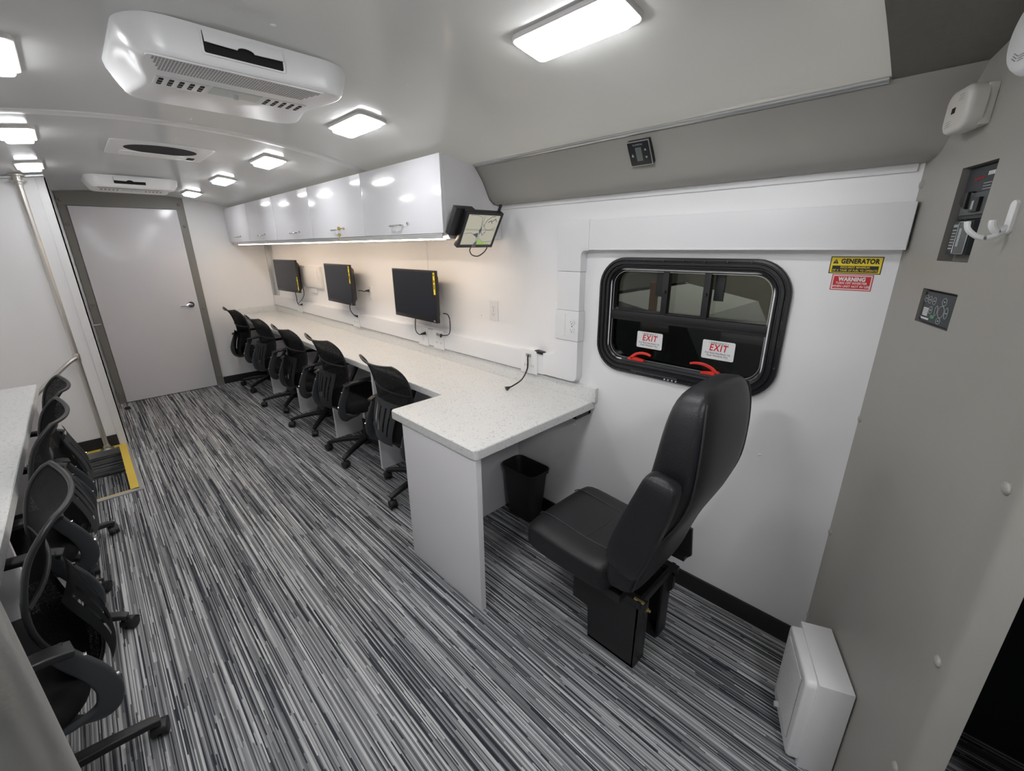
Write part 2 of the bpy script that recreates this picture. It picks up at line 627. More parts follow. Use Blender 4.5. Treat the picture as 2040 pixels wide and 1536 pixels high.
# closet partition left of the door, beyond the stairwell
bm = nb()
pts = [(x, zc(x) + 0.004) for x in [XL + 0.05 + (0.70) * i / 12 for i in range(13)]]
prism(bm, [(XL, 0.0), (0.0, 0.0)] + pts[::-1] + [(XL, 1.8)], 0, 1.31, Matrix(((1, 0, 0, 0), (0, 0, 1, 4.62), (0, 1, 0, 0), (0, 0, 0, 1))))
struct('wall_partition', bm, M['wall'], 0)
bm = nb()
box(bm, -0.05, 0.006, 4.608, 4.625, 0, 2.03, 0.002)
box(bm, -0.006, 0.006, 4.608, 4.70, 0, 2.03, 0.002)
struct('trim_partition_corner', bm, M['white'])
bm = nb()
box(bm, XL, -0.052, 4.606, 4.6201, 0.0, 0.095, 0.003)
struct('baseboard_partition', bm, M['rubber'])
bm = nb()
for i in range(10):
    x0, x1 = -0.7 + 0.7 * i / 10, -0.7 + 0.7 * (i + 1) / 10
    sweep(bm, [(x0, 4.612, zc(x0) - 0.012), (x1, 4.612, zc(x1) - 0.012)], rrect(0.014, 0.02, 0.004))
struct('trim_partition_top', bm, M['alu'])
bm = nb()
box(bm, 0.0, 0.012, 5.46, 5.475, 0, 2.04, 0.002)
box(bm, 0.0, 0.016, 5.50, 5.60, 0, 2.04, 0.003)
box(bm, 0.0, 0.022, 5.88, 5.93, 0, 2.04, 0.003)
struct('trim_closet_track', bm, M['alu'])
th = thing('closet_door_pull', 'short bright steel pull sticking out left of the white rear door', 'door handle', (0.012, 5.70, 0.86))
bm = nb()
cyl(bm, (0.0, 0, 0), (0.06, 0, 0), 0.009, 0.008)
obj('pull_rod', bm, M['chrome'], th)
bm = nb()
cyl(bm, (0.0, 0, 0), (0.006, 0, 0), 0.02)
obj('backplate', bm, M['chrome'], th)
th = thing('door_stop', 'small dark domed door stop on carpet at foot of rear door frame', 'door stop', (0.075, 5.62, 0))
bm = nb()
cyl(bm, (0, 0, 0), (0, 0, 0.012), 0.03, 0.03, 20, 0.002)
obj('metal_base', bm, M['chrome'], th)
bm = nb()
cyl(bm, (0, 0, 0.012), (0, 0, 0.036), 0.026, 0.018, 20, 0.004)
obj('rubber_dome', bm, M['rubber'], th)

# stairwell
bm = nb()
box(bm, XL - 0.05, WX + 0.0, WY0 - 0.04, WY0, -0.6, -0.03)
box(bm, WX, WX + 0.03, WY0 - 0.04, WY1 + 0.04, -0.6, -0.03)
box(bm, XL - 0.05, WX + 0.03, WY1, WY1 + 0.03, -0.6, 0.0)
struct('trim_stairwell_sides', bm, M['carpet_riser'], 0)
bm = nb()
box(bm, -0.34, WX, WY0, WY1, -0.26, -0.235)
box(bm, XL, -0.34, WY0, WY1, -0.52, -0.49)
box(bm, -0.345, -0.335, WY0, WY1, -0.52, -0.26)
struct('floor_steps', bm, M['carpet'], 0)
bm = nb()
box(bm, -0.395, -0.330, WY0, WY1, -0.26, -0.228, 0.002)
box(bm, WX - 0.004, -0.012, WY0 - 0.045, WY1 + 0.02, -0.012, 0.006, 0.002)
box(bm, XL, -0.012, WY0 - 0.012, WY0 + 0.004, -0.012, 0.006, 0.002)
box(bm, XL, WX, WY1 - 0.003, WY1 + 0.022, -0.012, 0.006, 0.002)
struct('trim_step_nosing', bm, M['yellow'])
bm = nb()
box(bm, -0.014, 0.006, WY0 - 0.05, WY1 + 0.035, -0.001, 0.007, 0.002)
box(bm, XL, 0.006, WY0 - 0.047, WY0 - 0.012, -0.001, 0.008, 0.002)
box(bm, XL, WX, WY1 - 0.02, WY1 - 0.003, -0.05, -0.0, 0.002)
box(bm, -0.330, -0.300, WY0, WY1, -0.2355, -0.230, 0.001)
struct('trim_step_edge', bm, M['alu'])

# grab rail by the stairwell
th = thing('grab_pole', 'stainless steel floor to ceiling pole with sloping handrail by the stairwell', 'grab pole', (-0.13, 4.56, 0.006))
zt = zc(-0.13) - 0.006
bm = nb()
cyl(bm, (0, 0, 0), (0, 0, zt - 0.03), 0.0165, seg=24)
obj('pole', bm, M['steel'], th)
for k, (z0, z1) in enumerate(((0.0, 0.012), (zt - 0.05, zt - 0.004))):
    bm = nb()
    cyl(bm, (0, 0, z0), (0, 0, z0 + 0.008), 0.042, seg=24, bev=0.002)
    if k == 0:
        cyl(bm, (0, 0, z0), (0, 0, z0 + 0.035), 0.023, seg=24, bev=0.002)
    else:
        cyl(bm, (0, 0, z0 - 0.02), (0, 0, z1), 0.022, seg=24, bev=0.002)
        cyl(bm, (0, 0, z1 - 0.01), (0, 0, z1), 0.042, seg=24, bev=0.002)
    obj('flange', bm, M['steel'], th)
bm = nb()
sweep(bm, smooth_pts([(0, 0, 0.765), (-0.03, -0.03, 0.755), (-0.10, -0.05, 0.70), (-0.25, -0.05, 0.56), (-0.45, -0.05, 0.38), (-0.6, -0.05, 0.25)], 5), circ(0.0145, 14))
obj('handrail', bm, M['steel'], th)
bm = nb()
cyl(bm, (0, 0, 0.735), (0, 0, 0.795), 0.0205, seg=24, bev=0.003)
obj('collar', bm, M['steel'], th)

# foreground pole next to the camera
az = math.radians(-16.3)
pr = 0.262
th = thing('grab_pole', 'thick brushed steel pole close in the bottom left corner of the photo', 'grab pole', (pr * math.sin(az), pr * math.cos(az), 0))
bm = nb()
cyl(bm, (0, 0, 0.0), (0, 0, zc(0) - 0.01), 0.0205, seg=40)
obj('pole', bm, M['steel'], th)
bm = nb()
cyl(bm, (0, 0, 0), (0, 0, 0.01), 0.045, seg=28, bev=0.002)
obj('flange', bm, M['steel'], th)

# grey partition to the cab on the right
PO = Vector((1.745, 0.127 + 0.42 * 0.015, 0))
PU = Vector((-0.922, -0.387, 0)).normalized()
PN = Vector((-0.387, 0.922, 0)).normalized()
def pwall(s, z, out=0.0):
    p = Vector((1.73, 0.127, 0)) + PU * s + PN * out
    return frame((p.x, p.y, z), PU, (0, 0, 1))
prof = [Vector((1.78, 0.148)), Vector((1.73, 0.127)), Vector((1.5, 0.0304)), Vector((1.30, -0.0536)), Vector((1.215, -0.089)), Vector((1.19, -0.0985)), Vector((1.12, -0.1245)), Vector((1.055, -0.148)), Vector((1.04, -0.163)), Vector((1.036, -0.20))]
# holes (s ranges): control recess 0.214-0.354 z 1.505-1.712 ; keypad recess 0.188-0.356 z 1.352-1.436
def ppt(s):
    return Vector((1.73, 0.127)) + Vector((PU.x, PU.y)) * s
bm = nb()
S_ = [-0.05, 0, 0.188, 0.214, 0.354, 0.356, 0.42, 0.466]
cols = [ppt(s) for s in S_] + prof[4:]
Z_ = [0, 0.45, 0.9, 1.352, 1.436, 1.505, 1.712, 2.02]
Z_ = Z_[:-1] + [1.80, 2.08]
vv = [[bm.verts.new((c.x, c.y, z)) for c in cols] for z in Z_]
def ztop(c):
    if c.x > 1.545:
        P = smooth_pts([(x, 0, z) for x, z in cove_prof(0)], 6)
        for a, b_ in zip(P[:-1], P[1:]):
            if a.x <= c.x <= b_.x:
                return a.z + (b_.z - a.z) * (c.x - a.x) / (b_.x - a.x) + 0.02
        return 1.78
    return zc(c.x) - 0.001
for j in (len(Z_) - 1, len(Z_) - 2):
    for i, c in enumerate(cols):
        vv[j][i].co.z = ztop(c) if j == len(Z_) - 1 else min(1.80, ztop(c) - 0.005)
for j in range(len(Z_) - 1):
    for i in range(len(cols) - 1):
        s0 = S_[i] if i < len(S_) else 9
        if (j == 5 and 0.21 < s0 < 0.30) or (j == 3 and 0.18 < s0 < 0.355):
            continue
        bm.faces.new((vv[j][i], vv[j][i + 1], vv[j + 1][i + 1], vv[j + 1][i]))
struct('wall_cab_partition', bm, M['grey'], 60)

# cab side behind the partition
bm = nb()
box(bm, 1.76, 1.80, -1.9, 0.10, -0.03, 2.1)
box(bm, XL, 1.80, -1.95, -1.9, -0.03, 2.1)
struct('wall_cab', bm, M['navy'], 0)

# bolts on the partition edge and doorway edge
def bolt(mx, r, m, label, group, name='bolt_cap', hgt=0.35):
    bm = nb()
    t = bmesh.new()
    bmesh.ops.create_uvsphere(t, u_segments=16, v_segments=8, radius=r)
    for v in t.verts:
        v.co.z = max(0, v.co.z) * hgt * 1.4
    join(bm, t)
    o = obj(name, bm, m)
    o.matrix_basis = mx
    return tag(o, label, 'bolt', group)
for z, lab in ((1.70, 'beside the white strip under the cove'), (1.536, 'just below the long white header duct'), (1.0, 'halfway down beside the white wall'), (0.56, 'low beside the white wall'), (0.18, 'just above the white heater')):
    bolt(pwall(0.012, z), 0.012, M['grey'], 'grey bolt cap on cab partition edge, ' + lab, 'bolt caps down the partition corner')
for z, lab in ((1.139, 'uppermost of the three at the doorway edge'), (0.736, 'middle one of the three at the doorway edge'), (0.415, 'lowest of the three at the doorway edge')):
    p = Vector((1.073, -0.1415, z))
    bolt(frame(p, (-0.94, -0.34, 0), (0, 0, 1)), 0.013, M['grey'], 'oval grey bolt cap on cab partition, ' + lab, 'bolt caps by the cab doorway')

# screws on the white wall
for y, z, lab in ((0.39, 0.77, 'right of the black driver seat back'), (1.28, 0.63, 'under the right end of the peninsula worktop'), (2.02, 1.14, 'left of the lone outlet by the near monitor')):
    bolt(wallR(y, z), 0.006, M['white'], 'small white screw head on white wall, ' + lab, None, 'screw_head', 0.4)

# ---------------------------------------------------------------- window
def contour(y0, y1, z0, z1, r, n=9):
    out = []
    for cy_, cz, a in ((y1 - r, z1 - r, 0), (y0 + r, z1 - r, 90), (y0 + r, z0 + r, 180), (y1 - r, z0 + r, 270)):
        for i in range(n + 1):
            t = math.radians(a + 90 * i / n)
            out.append((cy_ + r * math.cos(t), cz + r * math.sin(t)))
    return out
A = (0.382, 1.155, 0.985, 1.497, 0.125)
B = (0.442, 1.097, 1.047, 1.443, 0.068)
bm = nb()
rings = []
for t, x in ((0, 1.7302), (0, 1.716), (0.05, 1.712), (0.2, 1.711), (0.24, 1.717), (0.3, 1.717), (0.34, 1.711), (0.52, 1.711), (0.58, 1.720), (0.66, 1.720), (0.70, 1.714), (0.82, 1.716), (0.88, 1.730), (0.96, 1.734), (1.0, 1.740), (1.0, 1.795)):
    c = contour(*[a + (b_ - a) * t for a, b_ in zip(A, B)])
    rings.append([bm.verts.new((x, y, z)) for y, z in c])
for r0, r1 in zip(rings[:-1], rings[1:]):
    k = len(r0)
    for j in range(k):
        bm.faces.new((r0[j], r0[(j + 1) % k], r1[(j + 1) % k], r1[j]))
win = struct('window_1', bm, M['bezel'], 25)
def wpart(name, bm, m, smooth=35):
    return obj(name, bm, m, win, smooth)
bm = nb()
for r in ((1.0,),):
    pass
box(bm, 1.733, 1.785, 0.435, 1.105, 1.232, 1.264, 0.004)
box(bm, 1.738, 1.772, 0.435, 1.105, 1.222, 1.234, 0.003)
box(bm, 1.740, 1.775, 0.435, 1.105, 1.264, 1.270, 0.002)
wpart('window_rail', bm, M['bezel'])
for y in (0.846, 0.676):
    bm = nb()
    box(bm, 1.735, 1.765, y - 0.013, y + 0.013, 1.262, 1.446, 0.004)
    cyl(bm, (1.737, y, 1.36), (1.727, y, 1.36), 0.008, 0.006, 12)
    wpart('mullion', bm, M['bezel'])
for y in (0.885, 0.640):
    bm = nb()
    box(bm, 1.768, 1.775, y - 0.018, y + 0.018, 1.335, 1.446, 0.001)
    wpart('dark_sash', bm, M['black'])
bm = nb()
prism(bm, contour(0.44, 1.10, 1.25, 1.445, 0.05), 0, 0.003, Matrix(((0, 0, 1, 1.776), (1, 0, 0, 0), (0, 1, 0, 0), (0, 0, 0, 1))))
wpart('upper_pane', bm, M['glass'], 0)
bm = nb()
prism(bm, contour(0.44, 1.10, 1.045, 1.25, 0.05), 0, 0.003, Matrix(((0, 0, 1, 1.764), (1, 0, 0, 0), (0, 1, 0, 0), (0, 0, 0, 1))))
wpart('lower_pane', bm, M['glass_dark'], 0)
bm = nb()
c = [(y, z) for y, z in contour(0.446, 1.093, 1.051, 1.439, 0.064)]
sweep(bm, [(1.7395, y, z) for y, z in c], circ(0.0016, 6), (1, 0, 0), closed=True)
wpart('bright_edge', bm, M['alu'])
# release bar with small screws along the bottom
bm = nb()
box(bm, 1.722, 1.745, 0.56, 1.02, 1.036, 1.048, 0.003)
box(bm, 1.709, 1.716, 0.74, 0.96, 0.998, 1.006, 0.002)
wpart('sill_rail', bm, M['charc'])
bm = nb()
for i in range(7):
    y = 0.52 + i * 0.083
    cyl(bm, (1.7125, y, 1.486), (1.7085, y, 1.486), 0.004, 0.003, 10)
    cyl(bm, (1.7125, y, 0.996), (1.7085, y, 0.996), 0.004, 0.003, 10)
for i in range(4):
    z = 1.12 + i * 0.083
    cyl(bm, (1.7125, 1.145, z), (1.7085, 1.145, z), 0.004, 0.003, 10)
    cyl(bm, (1.7125, 0.392, z), (1.7085, 0.392, z), 0.004, 0.003, 10)
wpart('frame_screws', bm, M['charc'])
bm = nb()
for i in range(4):
    cyl(bm, (1.7125, 0.745 + i * 0.017, 0.9935), (1.7075, 0.745 + i * 0.017, 0.9935), 0.004, 0.0025, 10)
wpart('bright_screws', bm, M['white'])
def release(y, sgn, label, lift=0.0):
    th = thing('release_handle', label, 'emergency handle', mtx=wallR(y, 1.048, 1.735), group='red window release handles')
    bm = nb()
    prism(bm, [(-0.035 * sgn, 0.0), (0.045 * sgn, 0.0), (0.045 * sgn, 0.008), (0.02 * sgn, 0.012), (-0.02 * sgn, 0.018), (-0.035 * sgn, 0.006)], 0.0, 0.016, bev=0.002)
    obj('bracket', bm, M['red'], th)
    bm = nb()
    pts = [(-0.018 * sgn, 0.01, 0.012), (0.005 * sgn, 0.030, 0.016), (0.035 * sgn, 0.041, 0.022), (0.065 * sgn, 0.042, 0.026), (0.085 * sgn, 0.037, 0.028)]
    sweep(bm, smooth_pts(pts, 5), lambda t: rrect(0.010, 0.014 - 0.005 * t, 0.003), (0, 1, 0))
    obj('lever', bm, M['red'], th)
    bm = nb()
    cyl(bm, (-0.015 * sgn, 0.010, 0.016), (-0.015 * sgn, 0.010, 0.019), 0.004, seg=12)
    obj('pivot_screw', bm, M['chrome'], th)
release(0.952, 1, 'red emergency release handle at bottom left of window')
release(0.607, -1, 'red emergency release handle low on window beside the seat top')

# EXIT stickers on the lower pane
for y0, y1, z0, z1, lab in ((0.970, 0.848, 1.103, 1.176, 'white sticker with red EXIT lettering, left one on window'), (0.674, 0.548, 1.104, 1.180, 'white sticker with red EXIT lettering, right one on window nearer the seat')):
    th = thing('exit_sticker', lab, 'sticker', mtx=wallR((y0 + y1) / 2, (z0 + z1) / 2, 1.7635), group='emergency exit stickers on the window')
    wd, hh = y0 - y1, z1 - z0
    bm = nb()
    prism(bm, rrect(wd, hh, 0.006), 0, 0.0006)
    obj('sticker_base', bm, M['white'], th, 0)
    words('• EMERGENCY •', 0.0115, M['blackprint'], th, 0, 0.028, 0.0008, sx=0.9)
    words('EXIT', 0.038, M['redprint'], th, 0, 0.0085, 0.0008, sx=0.80, bold=0.0008, shear=0.15, space=1.16)
    words('Pull Red Handle(s) Up', 0.0105, M['blackprint'], th, 0, -0.013, 0.0008, sx=0.98)
    words('Push Window Out', 0.0105, M['blackprint'], th, 0, -0.0235, 0.0008, sx=0.98)
    bm = nb()
    box(bm, 0.030, 0.052, -0.0325, -0.0312, 0.0006, 0.0008)
    obj('small_print', bm, M['greyprint'], th, 0)

# GENERATOR and WARNING labels
th = thing('generator_label', 'yellow and black GENERATOR fuel label high on white wall', 'label', mtx=wallR(0.2295, 1.482))
bm = nb(); prism(bm, rrect(0.131, 0.052, 0.0005), 0, 0.0004); obj('label_border', bm, M['blackprint'], th, 0)
bm = nb(); prism(bm, rrect(0.126, 0.047, 0.0005), 0.0004, 0.0006); obj('label_face', bm, M['ylabel'], th, 0)
bm = nb(); prism(bm, rrect(0.116, 0.0195, 0.0005), 0.0006, 0.0008, Matrix.Translation((0, -0.0115, 0))); obj('black_band', bm, M['blackprint'], th, 0)
words('GENERATOR', 0.0195, M['blackprint'], th, 0.0095, 0.0112, 0.0008, sx=0.80, bold=0.0009)
words('REQUIRED MINIMUM', 0.0088, M['ylabel'], th, 0, -0.0068, 0.001, sx=0.85, bold=0.0001)
words('OF ¼ TANK OF FUEL TO OPERATE', 0.0088, M['ylabel'], th, 0, -0.0160, 0.001, sx=0.78, bold=0.0001)
bm = nb(); prism(bm, [(-0.0585, 0.0045), (-0.0435, 0.0045), (-0.051, 0.0185)], 0.0006, 0.0009); obj('warning_triangle', bm, M['blackprint'], th, 0)
bm = nb(); box(bm, -0.0516, -0.0504, 0.0085, 0.0142, 0.0009, 0.0011); box(bm, -0.0516, -0.0504, 0.0062, 0.0074, 0.0009, 0.0011); obj('exclamation_mark', bm, M['ylabel'], th, 0)
th = thing('warning_label', 'red WARNING inverter label just below the yellow generator label', 'label', mtx=wallR(0.230, 1.4295))
bm = nb(); prism(bm, rrect(0.105, 0.049, 0.0005), 0, 0.0004); obj('label_border', bm, M['redprint'], th, 0)
bm = nb(); prism(bm, rrect(0.100, 0.044, 0.0005), 0.0004, 0.0006); obj('white_frame', bm, M['whiteprint'], th, 0)
bm = nb(); prism(bm, rrect(0.094, 0.038, 0.0005), 0.0006, 0.0008); obj('label_face', bm, M['redprint'], th, 0)
words('WARNING', 0.0165, M['whiteprint'], th, 0, 0.0095, 0.001, sx=0.82, bold=0.0009)
words('TURN OFF INVERTER', 0.0095, M['whiteprint'], th, 0, -0.0025, 0.001, sx=0.84, bold=0.0002)
words('WHEN UNIT NOT IN USE', 0.0095, M['whiteprint'], th, 0, -0.0125, 0.001, sx=0.84, bold=0.0002)

# ---------------------------------------------------------------- outside the window
bm = nb(); box(bm, 1.9, 14, -6, 10, -0.75, -0.7); struct('floor_garage', bm, M['concrete'], 0)
bm = nb(); box(bm, 9.0, 9.1, -6, 12, -0.7, 5.0); struct('wall_garage', bm, M['olive'], 0)
th = thing('parked_van', 'pale parked vehicle seen dimly through the upper window panes', 'vehicle', (4.6, 2.6, -0.7))
bm = nb()
prism(bm, [(-1.3, 0.35), (-1.25, 1.25), (-1.05, 1.62), (-0.2, 1.78), (0.6, 2.45), (3.2, 2.5), (3.25, 0.35)], -1.0, 1.0, Matrix(((0, 0, 1, 0), (1, 0, 0, 0), (0, 1, 0, 0), (0, 0, 0, 1))), bev=0.12, seg=3)
obj('van_body', bm, M['vehwhite'], th)
bm = nb()
prism(bm, [(-0.22, 1.78), (0.52, 2.36), (0.56, 2.36), (-0.18, 1.76)], -0.88, 0.88, Matrix(((0, 0, 1, 0), (1, 0, 0, -0.03), (0, 1, 0, 0.03), (0, 0, 0, 1))))
obj('windshield', bm, M['black'], th, 0)
for y in (-0.6, 2.3):
    for x in (-0.98, 0.98):
        bm = nb()
        cyl(bm, (x - 0.1, y, 0.36), (x + 0.1, y, 0.36), 0.36, seg=32, bev=0.03)
        obj('wheel', bm, M['rubber'], th)
th = thing('garage_post', 'orange brown post standing outside beyond the window', 'post', (3.4, 1.75, -0.7))
bm = nb()
cyl(bm, (0, 0, 0), (0, 0, 1.95), 0.035, seg=20)
obj('post_body', bm, M['orange'], th)
bm = nb()
cyl(bm, (0, 0, 0), (0, 0, 0.03), 0.09, seg=20)
obj('base_plate', bm, M['orange'], th)
ld = bpy.data.lights.new('garage_fill_light', 'AREA')  # added unseen area light that brightens the garage outside
ld.energy = 60
ld.size = 1.2
ld.color = (1.0, 0.93, 0.75)
lo = bpy.data.objects.new('garage_fill_light', ld)
lo.location = (6.2, 1.0, 4.4)
COL.objects.link(lo)

# ---------------------------------------------------------------- raceway, ducts
th = thing('wall_raceway', 'white surface raceway running around window and along the desk wall', 'cable raceway', (1.73, 1.3, 0.87))
def RW(name, bm, smooth=30):
    return obj(name, bm, M['raceway'], th, smooth, world=True)
YZ = Matrix(((0, 0, 1, 0), (1, 0, 0, 0), (0, 1, 0, 0), (0, 0, 0, 1)))
def yzp(bm, poly, x0, x1, bev=0.004):
    # extruded towards the room (x decreasing)
    t = Matrix(((0, 0, -1, x1), (1, 0, 0, 0), (0, 1, 0, 0), (0, 0, 0, 1)))
    prism(bm, poly, 0, x1 - x0, t, bev=bev)
bm = nb()
box(bm, 1.684, 1.7302, 0.118, 1.205, 1.528, 1.656, 0.004)
box(bm, 1.6825, 1.69, 0.118, 1.205, 1.528, 1.535, 0.002)
RW('header_duct', bm)
bm = nb()
poly = [(1.204, 1.658), (1.204, 1.524)]
for i in range(9):
    t = math.radians(90 * i / 8)
    poly.append((1.222 + 0.018 - 0.018 + 0.022 * math.sin(t), 1.524 - 0.022 + 0.022 * math.cos(t)))
poly += [(1.244, 1.43), (1.384, 1.43)]
for i in range(7):
    t = math.radians(90 * i / 6)
    poly.append((1.384 - 0.03 + 0.03 * math.cos(t), 1.658 - 0.03 + 0.03 * math.sin(t)))
yzp(bm, poly, 1.681, 1.7302, 0.005)
RW('upper_elbow', bm)
bm = nb()
box(bm, 1.685, 1.7302, 1.247, 1.381, 1.245, 1.429, 0.004)
RW('vertical_duct', bm)
bm = nb()
poly = [(1.381, 1.098), (1.247, 1.098)]
poly = [(1.384, 1.096), (1.244, 1.096)]
for i in range(7):
    t = math.radians(90 * i / 6)
    poly.append((1.244 + 0.03 - 0.03 * math.cos(t), 0.885 + 0.0 + 0.03 - 0.03 * math.sin(t)))
poly += [(1.47, 0.885), (1.47, 1.000)]
poly += [(1.42, 1.004), (1.395, 1.015), (1.385, 1.035)]
yzp(bm, poly, 1.681, 1.7302, 0.005)
RW('lower_elbow', bm)
bm = nb()
box(bm, 1.690, 1.7302, 1.47, 5.915, 0.878, 0.992, 0.006)
RW('desk_duct', bm)

def outlet(cx, cy_, parent, two=True):
    """duplex receptacle in the parent's local frame"""
    bm = nb()
    for dy in (-0.0195, 0.0195):
        prism(bm, [(max(-0.0155, min(0.0155, 0.0175 * math.cos(2 * PI * i / 24))) + cx, 0.0145 * math.sin(2 * PI * i / 24) + cy_ + dy) for i in range(24)], 0.0, 0.0072, bev=0.001)
    f = obj('receptacle', bm, M['white'], parent)
    bm = nb()
    for dy in (-0.0195, 0.0195):
        box(bm, cx - 0.0072, cx - 0.0056, cy_ + dy - 0.0015, cy_ + dy + 0.0065, 0.0068, 0.0076)
        box(bm, cx + 0.0052, cx + 0.0064, cy_ + dy - 0.0015, cy_ + dy + 0.0055, 0.0068, 0.0076)
        cyl(bm, (cx, cy_ + dy - 0.0075, 0.0068), (cx, cy_ + dy - 0.0075, 0.0076), 0.0024, seg=10)
    cyl(bm, (cx, cy_, 0.005), (cx, cy_, 0.0076), 0.0022, seg=10)
    obj('slots', bm, M['dark'], f)
    return f

# outlet box on the vertical duct
th = thing('outlet_box', 'white surface outlet box on vertical duct left of window', 'outlet', mtx=wallR(1.313, 1.17, 1.681))
bm = nb(); box(bm, -0.073, 0.073, -0.073, 0.074, -0.044, 0.004, 0.004); obj('box_body', bm, M['raceway'], th)
bm = nb(); box(bm, -0.058, -0.008, -0.055, 0.058, 0.003, 0.006, 0.001); obj('blank_cover', bm, M['white'], th)
outlet(0.035, 0.0, th)
# wall outlets
def wall_outlet(y, z, label):
    th = thing('wall_outlet', label, 'outlet', mtx=wallR(y, z), group='duplex outlets on the desk wall')
    bm = nb(); box(bm, -0.036, 0.036, -0.058, 0.058, 0, 0.006, 0.002); obj('cover_plate', bm, M['white'], th)
    outlet(0, 0, th)
    return th
wall_outlet(1.90, 1.181, 'white duplex wall outlet with nothing plugged in, right of nearest monitor')
wall_outlet(3.44, 1.18, 'white duplex wall outlet with black plug beside the middle monitor')
# plates on the desk raceway
def plate(y, kind, label):
    th = thing('raceway_plate', label, 'outlet', mtx=wallR(y, 0.935, 1.690), group='plates on the desk raceway')
    bm = nb(); box(bm, -0.062, 0.062, -0.066, 0.066, 0, 0.005, 0.002); obj('cover_plate', bm, M['white'], th)
    if kind == 'data':
        bm = nb(); box(bm, -0.022, 0.018, 0.027, 0.045, 0.004, 0.006, 0.001); obj('usb_port', bm, M['midgrey'], th)
        bm = nb()
        for x in (-0.03, -0.015, 0.02, 0.035):
            box(bm, x - 0.002, x + 0.001, -0.028, -0.014, 0.0045, 0.0056)
        obj('slots', bm, M['midgrey'], th)
    else:
        outlet(0.0, 0.0, th)
    return th
plate(5.06, 'power', 'white raceway plate with black plug under far monitor')
plate(3.68, 'data', 'white raceway plate with grey data port under middle monitor')
plate(2.62, 'power', 'white raceway plate with black plug under near monitor')
plate(2.43, 'data', 'white raceway plate with grey port right of near monitor plug')
plate(1.575, 'data', 'white raceway plate holding the hanging black cord near the elbow')

# wall panel box behind the far monitor
th = thing('electrical_box', 'white breaker panel box on wall between far and middle monitors', 'electrical box', mtx=wallR(4.69, 1.265))
bm = nb(); box(bm, -0.30, 0.30, -0.105, 0.105, 0, 0.03, 0.005); obj('box_body', bm, M['white'], th)
bm = nb(); box(bm, -0.20, 0.24, -0.085, 0.085, 0.028, 0.036, 0.003); obj('box_door', bm, M['white'], th)
bm = nb(); box(bm, -0.02, 0.10, -0.16, -0.105, 0, 0.02, 0.002); obj('conduit_cover', bm, M['white'], th)

# remote on the raceway
th = thing('key_remote', 'small black key remote lying on top of white raceway', 'remote', (1.700, 1.505, 0.9925), math.radians(80))
bm = nb()
prism(bm, rrect(0.075, 0.034, 0.014, 6), 0, 0.013, bev=0.004)
obj('remote_body', bm, M['black'], th)
bm = nb()
for x in (-0.018, 0.0, 0.018):
    for y in (-0.007, 0.007):
        cyl(bm, (x, y, 0.012), (x, y, 0.0142), 0.0045, seg=12)
obj('buttons', bm, M['charc'], th)

# ---------------------------------------------------------------- desks
def topslab(poly, z0, z1, bev=0.008):
    bm = nb()
    prism(bm, poly, z0, z1, bev=bev, seg=3)
    return bm
def fillet(poly, idx, r, n=5):
    out = []
    for i, p in enumerate(poly):
        if i not in idx:
            out.append(p)
            continue
        p = Vector(p)
        a = (Vector(poly[i - 1]) - p).normalized()
        b_ = (Vector(poly[(i + 1) % len(poly)]) - p).normalized()
        ang = a.angle(b_)
        d = r / math.tan(ang / 2)
        c = p + (a + b_).normalized() * (r / math.sin(ang / 2))
        s, e = p + a * d - c, p + b_ * d - c
        a0 = math.atan2(s.y, s.x)
        a1 = math.atan2(e.y, e.x)
        da = (a1 - a0 + PI) % (2 * PI) - PI
        for k in range(n + 1):
            t = a0 + da * k / n
            out.append((c.x + r * math.cos(t), c.y + r * math.sin(t)))
    return out
ZD0, ZD1 = 0.757, 0.797
th = thing('desk_worktop', 'speckled off-white L-shaped worktop along the window side wall', 'desk', (1.5, 1.5, 0))
poly = [(0.938, 1.158), (1.7295, 1.158), (1.7295, 5.929), (1.249, 5.929), (1.249, 1.80), (0.938, 1.80)]
poly = fillet(poly, (0, 5), 0.022)
bm = topslab(poly, ZD0, ZD1)
obj('worktop', bm, M['quartz'], th, world=True)
bm = nb(); box(bm, 1.704, 1.7298, 1.14, 5.928, ZD1, 0.870, 0.003); obj('backsplash', bm, M['quartz'], th, world=True)
bm = nb(); box(bm, 1.249, 1.704, 5.908, 5.929, ZD1, 0.870, 0.003); obj('end_splash', bm, M['quartz'], th, world=True)
bm = nb(); box(bm, 0.950, 0.978, 1.17, 1.715, 0.001, ZD0, 0.002); obj('end_panel', bm, M['lam2'], th, world=True)
bm = nb(); box(bm, 0.978, 1.716, 1.690, 1.715, 0.001, ZD0, 0.001); obj('modesty_panel', bm, M['lam2'], th, world=True)
bm = nb()
box(bm, 1.60, 1.718, 1.172, 1.195, 0.728, ZD0, 0.001)
box(bm, 1.700, 1.718, 1.172, 1.60, 0.728, ZD0, 0.001)
obj('wall_bracket', bm, M['iron'], th, world=True)
for y in (2.656, 3.431, 4.266, 5.087):
    bm = nb(); box(bm, 1.282, 1.716, y, y + 0.022, 0.001, ZD0, 0.001); obj('support_panel', bm, M['lam2'], th, world=True)
th = thing('desk_worktop', 'speckled off-white worktop at the left edge of the photo', 'desk', (-0.5, 2.0, 0))
poly = fillet([(XL + 0.001, 0.55), (-0.305, 0.55), (-0.305, 3.69), (XL + 0.001, 3.69)], (1, 2), 0.012)
obj('worktop', topslab(poly, ZD0, ZD1), M['quartz'], th, world=True)
for y in (0.60, 1.905, 2.638, 3.64):
    bm = nb(); box(bm, XL + 0.001, -0.335, y, y + 0.022, 0.001, ZD0, 0.001); obj('support_panel', bm, M['lam2'], th, world=True)

